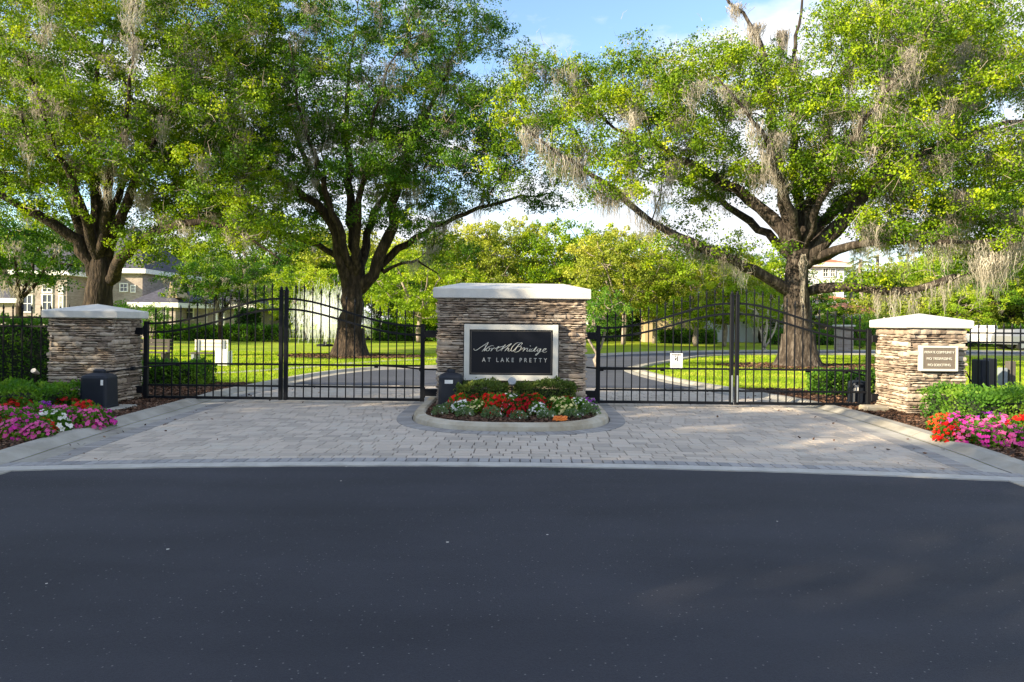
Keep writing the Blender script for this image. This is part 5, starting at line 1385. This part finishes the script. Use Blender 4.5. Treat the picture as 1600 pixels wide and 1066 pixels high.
# left background
for (k, px, Y, s, sz, lab) in [
    ('highdark', 30, 44, 1.08, .98, 'mossy tree in front of the brick house at the left edge'),
    ('highdark', 345, 47, .80, .92, 'dark tree in front of the low wing of the brick house'),
    ('lime', 480, 56, .85, .85, 'yellow-green tree right behind the fountain'),
    ('dark', 440, 66, .9, .8, 'dark tree behind the fountain, beyond its yellow-green neighbour'),
    ('dark', 590, 60, .8, .95, 'dark tree seen right of the middle oak trunk')]:
    x, y = at(px, Y); tree(k, x, y, s, lab, 'trees near the brick house', sz=sz)
# right background mass
GR = 'trees and shrubs beyond the right fence'
for (k, px, Y, s, sz, lab) in [
    ('gold', 1420, 58, 1.4, .95, 'golden-green rounded bush above the right pillar cap, left one'),
    ('lime', 1480, 56, .72, .8, 'bright yellow-green tree above the right pillar cap'),
    ('gold', 1535, 60, 1.5, .95, 'golden-green rounded bush above the white pickup'),
    ('dark', 1575, 58, .95, .95, 'dark green tree at the right edge behind the parked cars'),
    ('loose', 1440, 72, .9, .8, 'pale tree behind the golden bush and the tiled house'),
    ('gold', 1600, 60, 1.3, .9, 'golden-green bush at the right edge behind the silver car'),
    ('lime', 1640, 62, 1.0, .9, 'bright tree partly outside the right edge'),
    ('dark', 1510, 80, 1.0, 1.0, 'dark tree towering behind the bright ones on the right'),
    ('loose', 1380, 92, .8, .8, 'distant pale tree beside the palms')]:
    x, y = at(px, Y); tree(k, x, y, s, lab, GR, sz=sz)
# far screen of trees
k = 0
for px in range(-60, 1700, 48):
    Y = 96 + 14 * math.sin(px * .7); x, y = at(px + random.uniform(-15, 15), Y)
    if 1330 < px < 1420: continue
    kind = ['dark', 'loose', 'dark', 'lime'][k % 4]; k += 1
    tree(kind, x, y, random.uniform(.95, 1.15) * (1.55 if px < 700 else 1.25 if px < 1330 else 1.45), 'distant background tree in the far row behind the houses and lawns', 'far row of background trees', sz=random.uniform(.75, .95))

# palms
def palm(px, Y, H, label, seed):
    g = random.Random(seed); x, y = at(px, Y); root = empty('palm_tree', (x, y, 0), label, 'palm tree', 'palms by the tiled house')
    m = MB(); pts = [(.12 * math.sin(i * .5), 0, H * i / 10) for i in range(11)]; m.tube(pts, [.24 - .009 * i for i in range(11)], 10); m.build('trunk', 'pale_bark', root, smooth=True)
    Vs = []; ng = np.random.default_rng(seed)
    for k in range(30):
        a = g.uniform(0, 6.28); el = g.uniform(-.7, 1.2); L = 1.1 * g.uniform(.85, 1.15)
        d = np.array([math.cos(a) * math.cos(el), math.sin(a) * math.cos(el), math.sin(el)]); c = np.array([0, 0, H]) + d * L * .75
        s = unit(np.cross(d, np.array([0, 0, 1.0])))
        for j in range(13):
            t = (j - 6) / 6 * 1.35; dd = d * math.cos(t) + s * math.sin(t); e = c + dd * L * .95 + np.array([0, 0, -.25 * abs(t) - .12]); w_ = np.cross(dd, [0, 0, 1.0]); w_ = unit(w_) * .045; mid = (c + e) / 2
            Vs += [c, mid - w_, e, mid + w_]
    m2 = np_mesh('fronds', np.array(Vs), 4, 'palm_leaf', root)
    return root
palm(1345, 66, P(1345, 405, 66).z, 'front palm rising beside the tiled house', 1)
palm(1372, 72, P(1372, 398, 72).z, 'palm with its head under the oak limb, right of the front palm', 2)
palm(1330, 76, P(1330, 432, 76).z, 'shorter palm left of the two tall palms', 3)
palm(1396, 70, P(1396, 440, 70).z, 'small palm furthest right beside the tiled house', 4)

# hedges and shrub rows far off
hedge('clipped_hedge', 'long low hedge in front of the brick house', (bx(232, 50), bx(440, 50), 50, 51.4, 0, 1.0), .16, 9000, seed=11, wob=.08)
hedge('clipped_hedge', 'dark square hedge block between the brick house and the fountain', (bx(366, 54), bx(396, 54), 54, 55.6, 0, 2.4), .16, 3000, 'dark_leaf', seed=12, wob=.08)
hedge('clipped_hedge', 'hedge below the trees between the middle oak and the sign', (bx(585, 55), bx(735, 55), 55, 56.5, 0, 1.55), .16, 9000, seed=13, wob=.1)
hedge('clipped_hedge', 'dark hedge row in the shade right of the sign', (bx(925, 62), bx(1012, 62), 62, 64, 0, 2.2), .16, 7000, 'dark_leaf', seed=14, wob=.12)  # its dark leaf colour also stands for the shade near the ground
hedge('clipped_hedge', 'planting along the foot of the tan house wall', (bx(1030, 57), bx(1120, 57), 57, 58, 0, 1.0), .14, 5000, seed=15, wob=.12)
hedge('clipped_hedge', 'low hedge in front of the tiled house', (bx(1205, 56), bx(1420, 56), 56, 57.2, 0, 1.0), .16, 9000, seed=16, wob=.1)
hedge('clipped_hedge', 'tall dark hedge behind the parked cars', (bx(1440, 57), bx(1680, 57), 56, 58, 0, 1.7), .17, 11000, 'hedge_leaf', seed=17, wob=.15)

# oaks on the left outside the picture: they throw the shade that lies over the street
GS = 'street oaks left of the picture'
for (x, y, s, sz) in [(-19, -10, 1.4, .95), (-20, -4, 1.15, .93), (-19, 1.5, 1.12, .93), (-21, 6.5, .85, .9), (-19, -16, 1.35, .95), (-26, -7, 1.3, .95), (-26, -13, 1.3, .95), (-29, 2, 1.0, .95)]:
    tree('dark', x, y, s, 'street oak standing left of the picture, casting the street shade', GS, sz=sz)

chips('fallen_leaves', lambda x, y: abs(x) > 3.2 + rng.uniform(0, 2.2) and not inside_isl(x, y, .1), (-5.4, 5.4, 7.2, 16), 700, z=.03, size=.035)
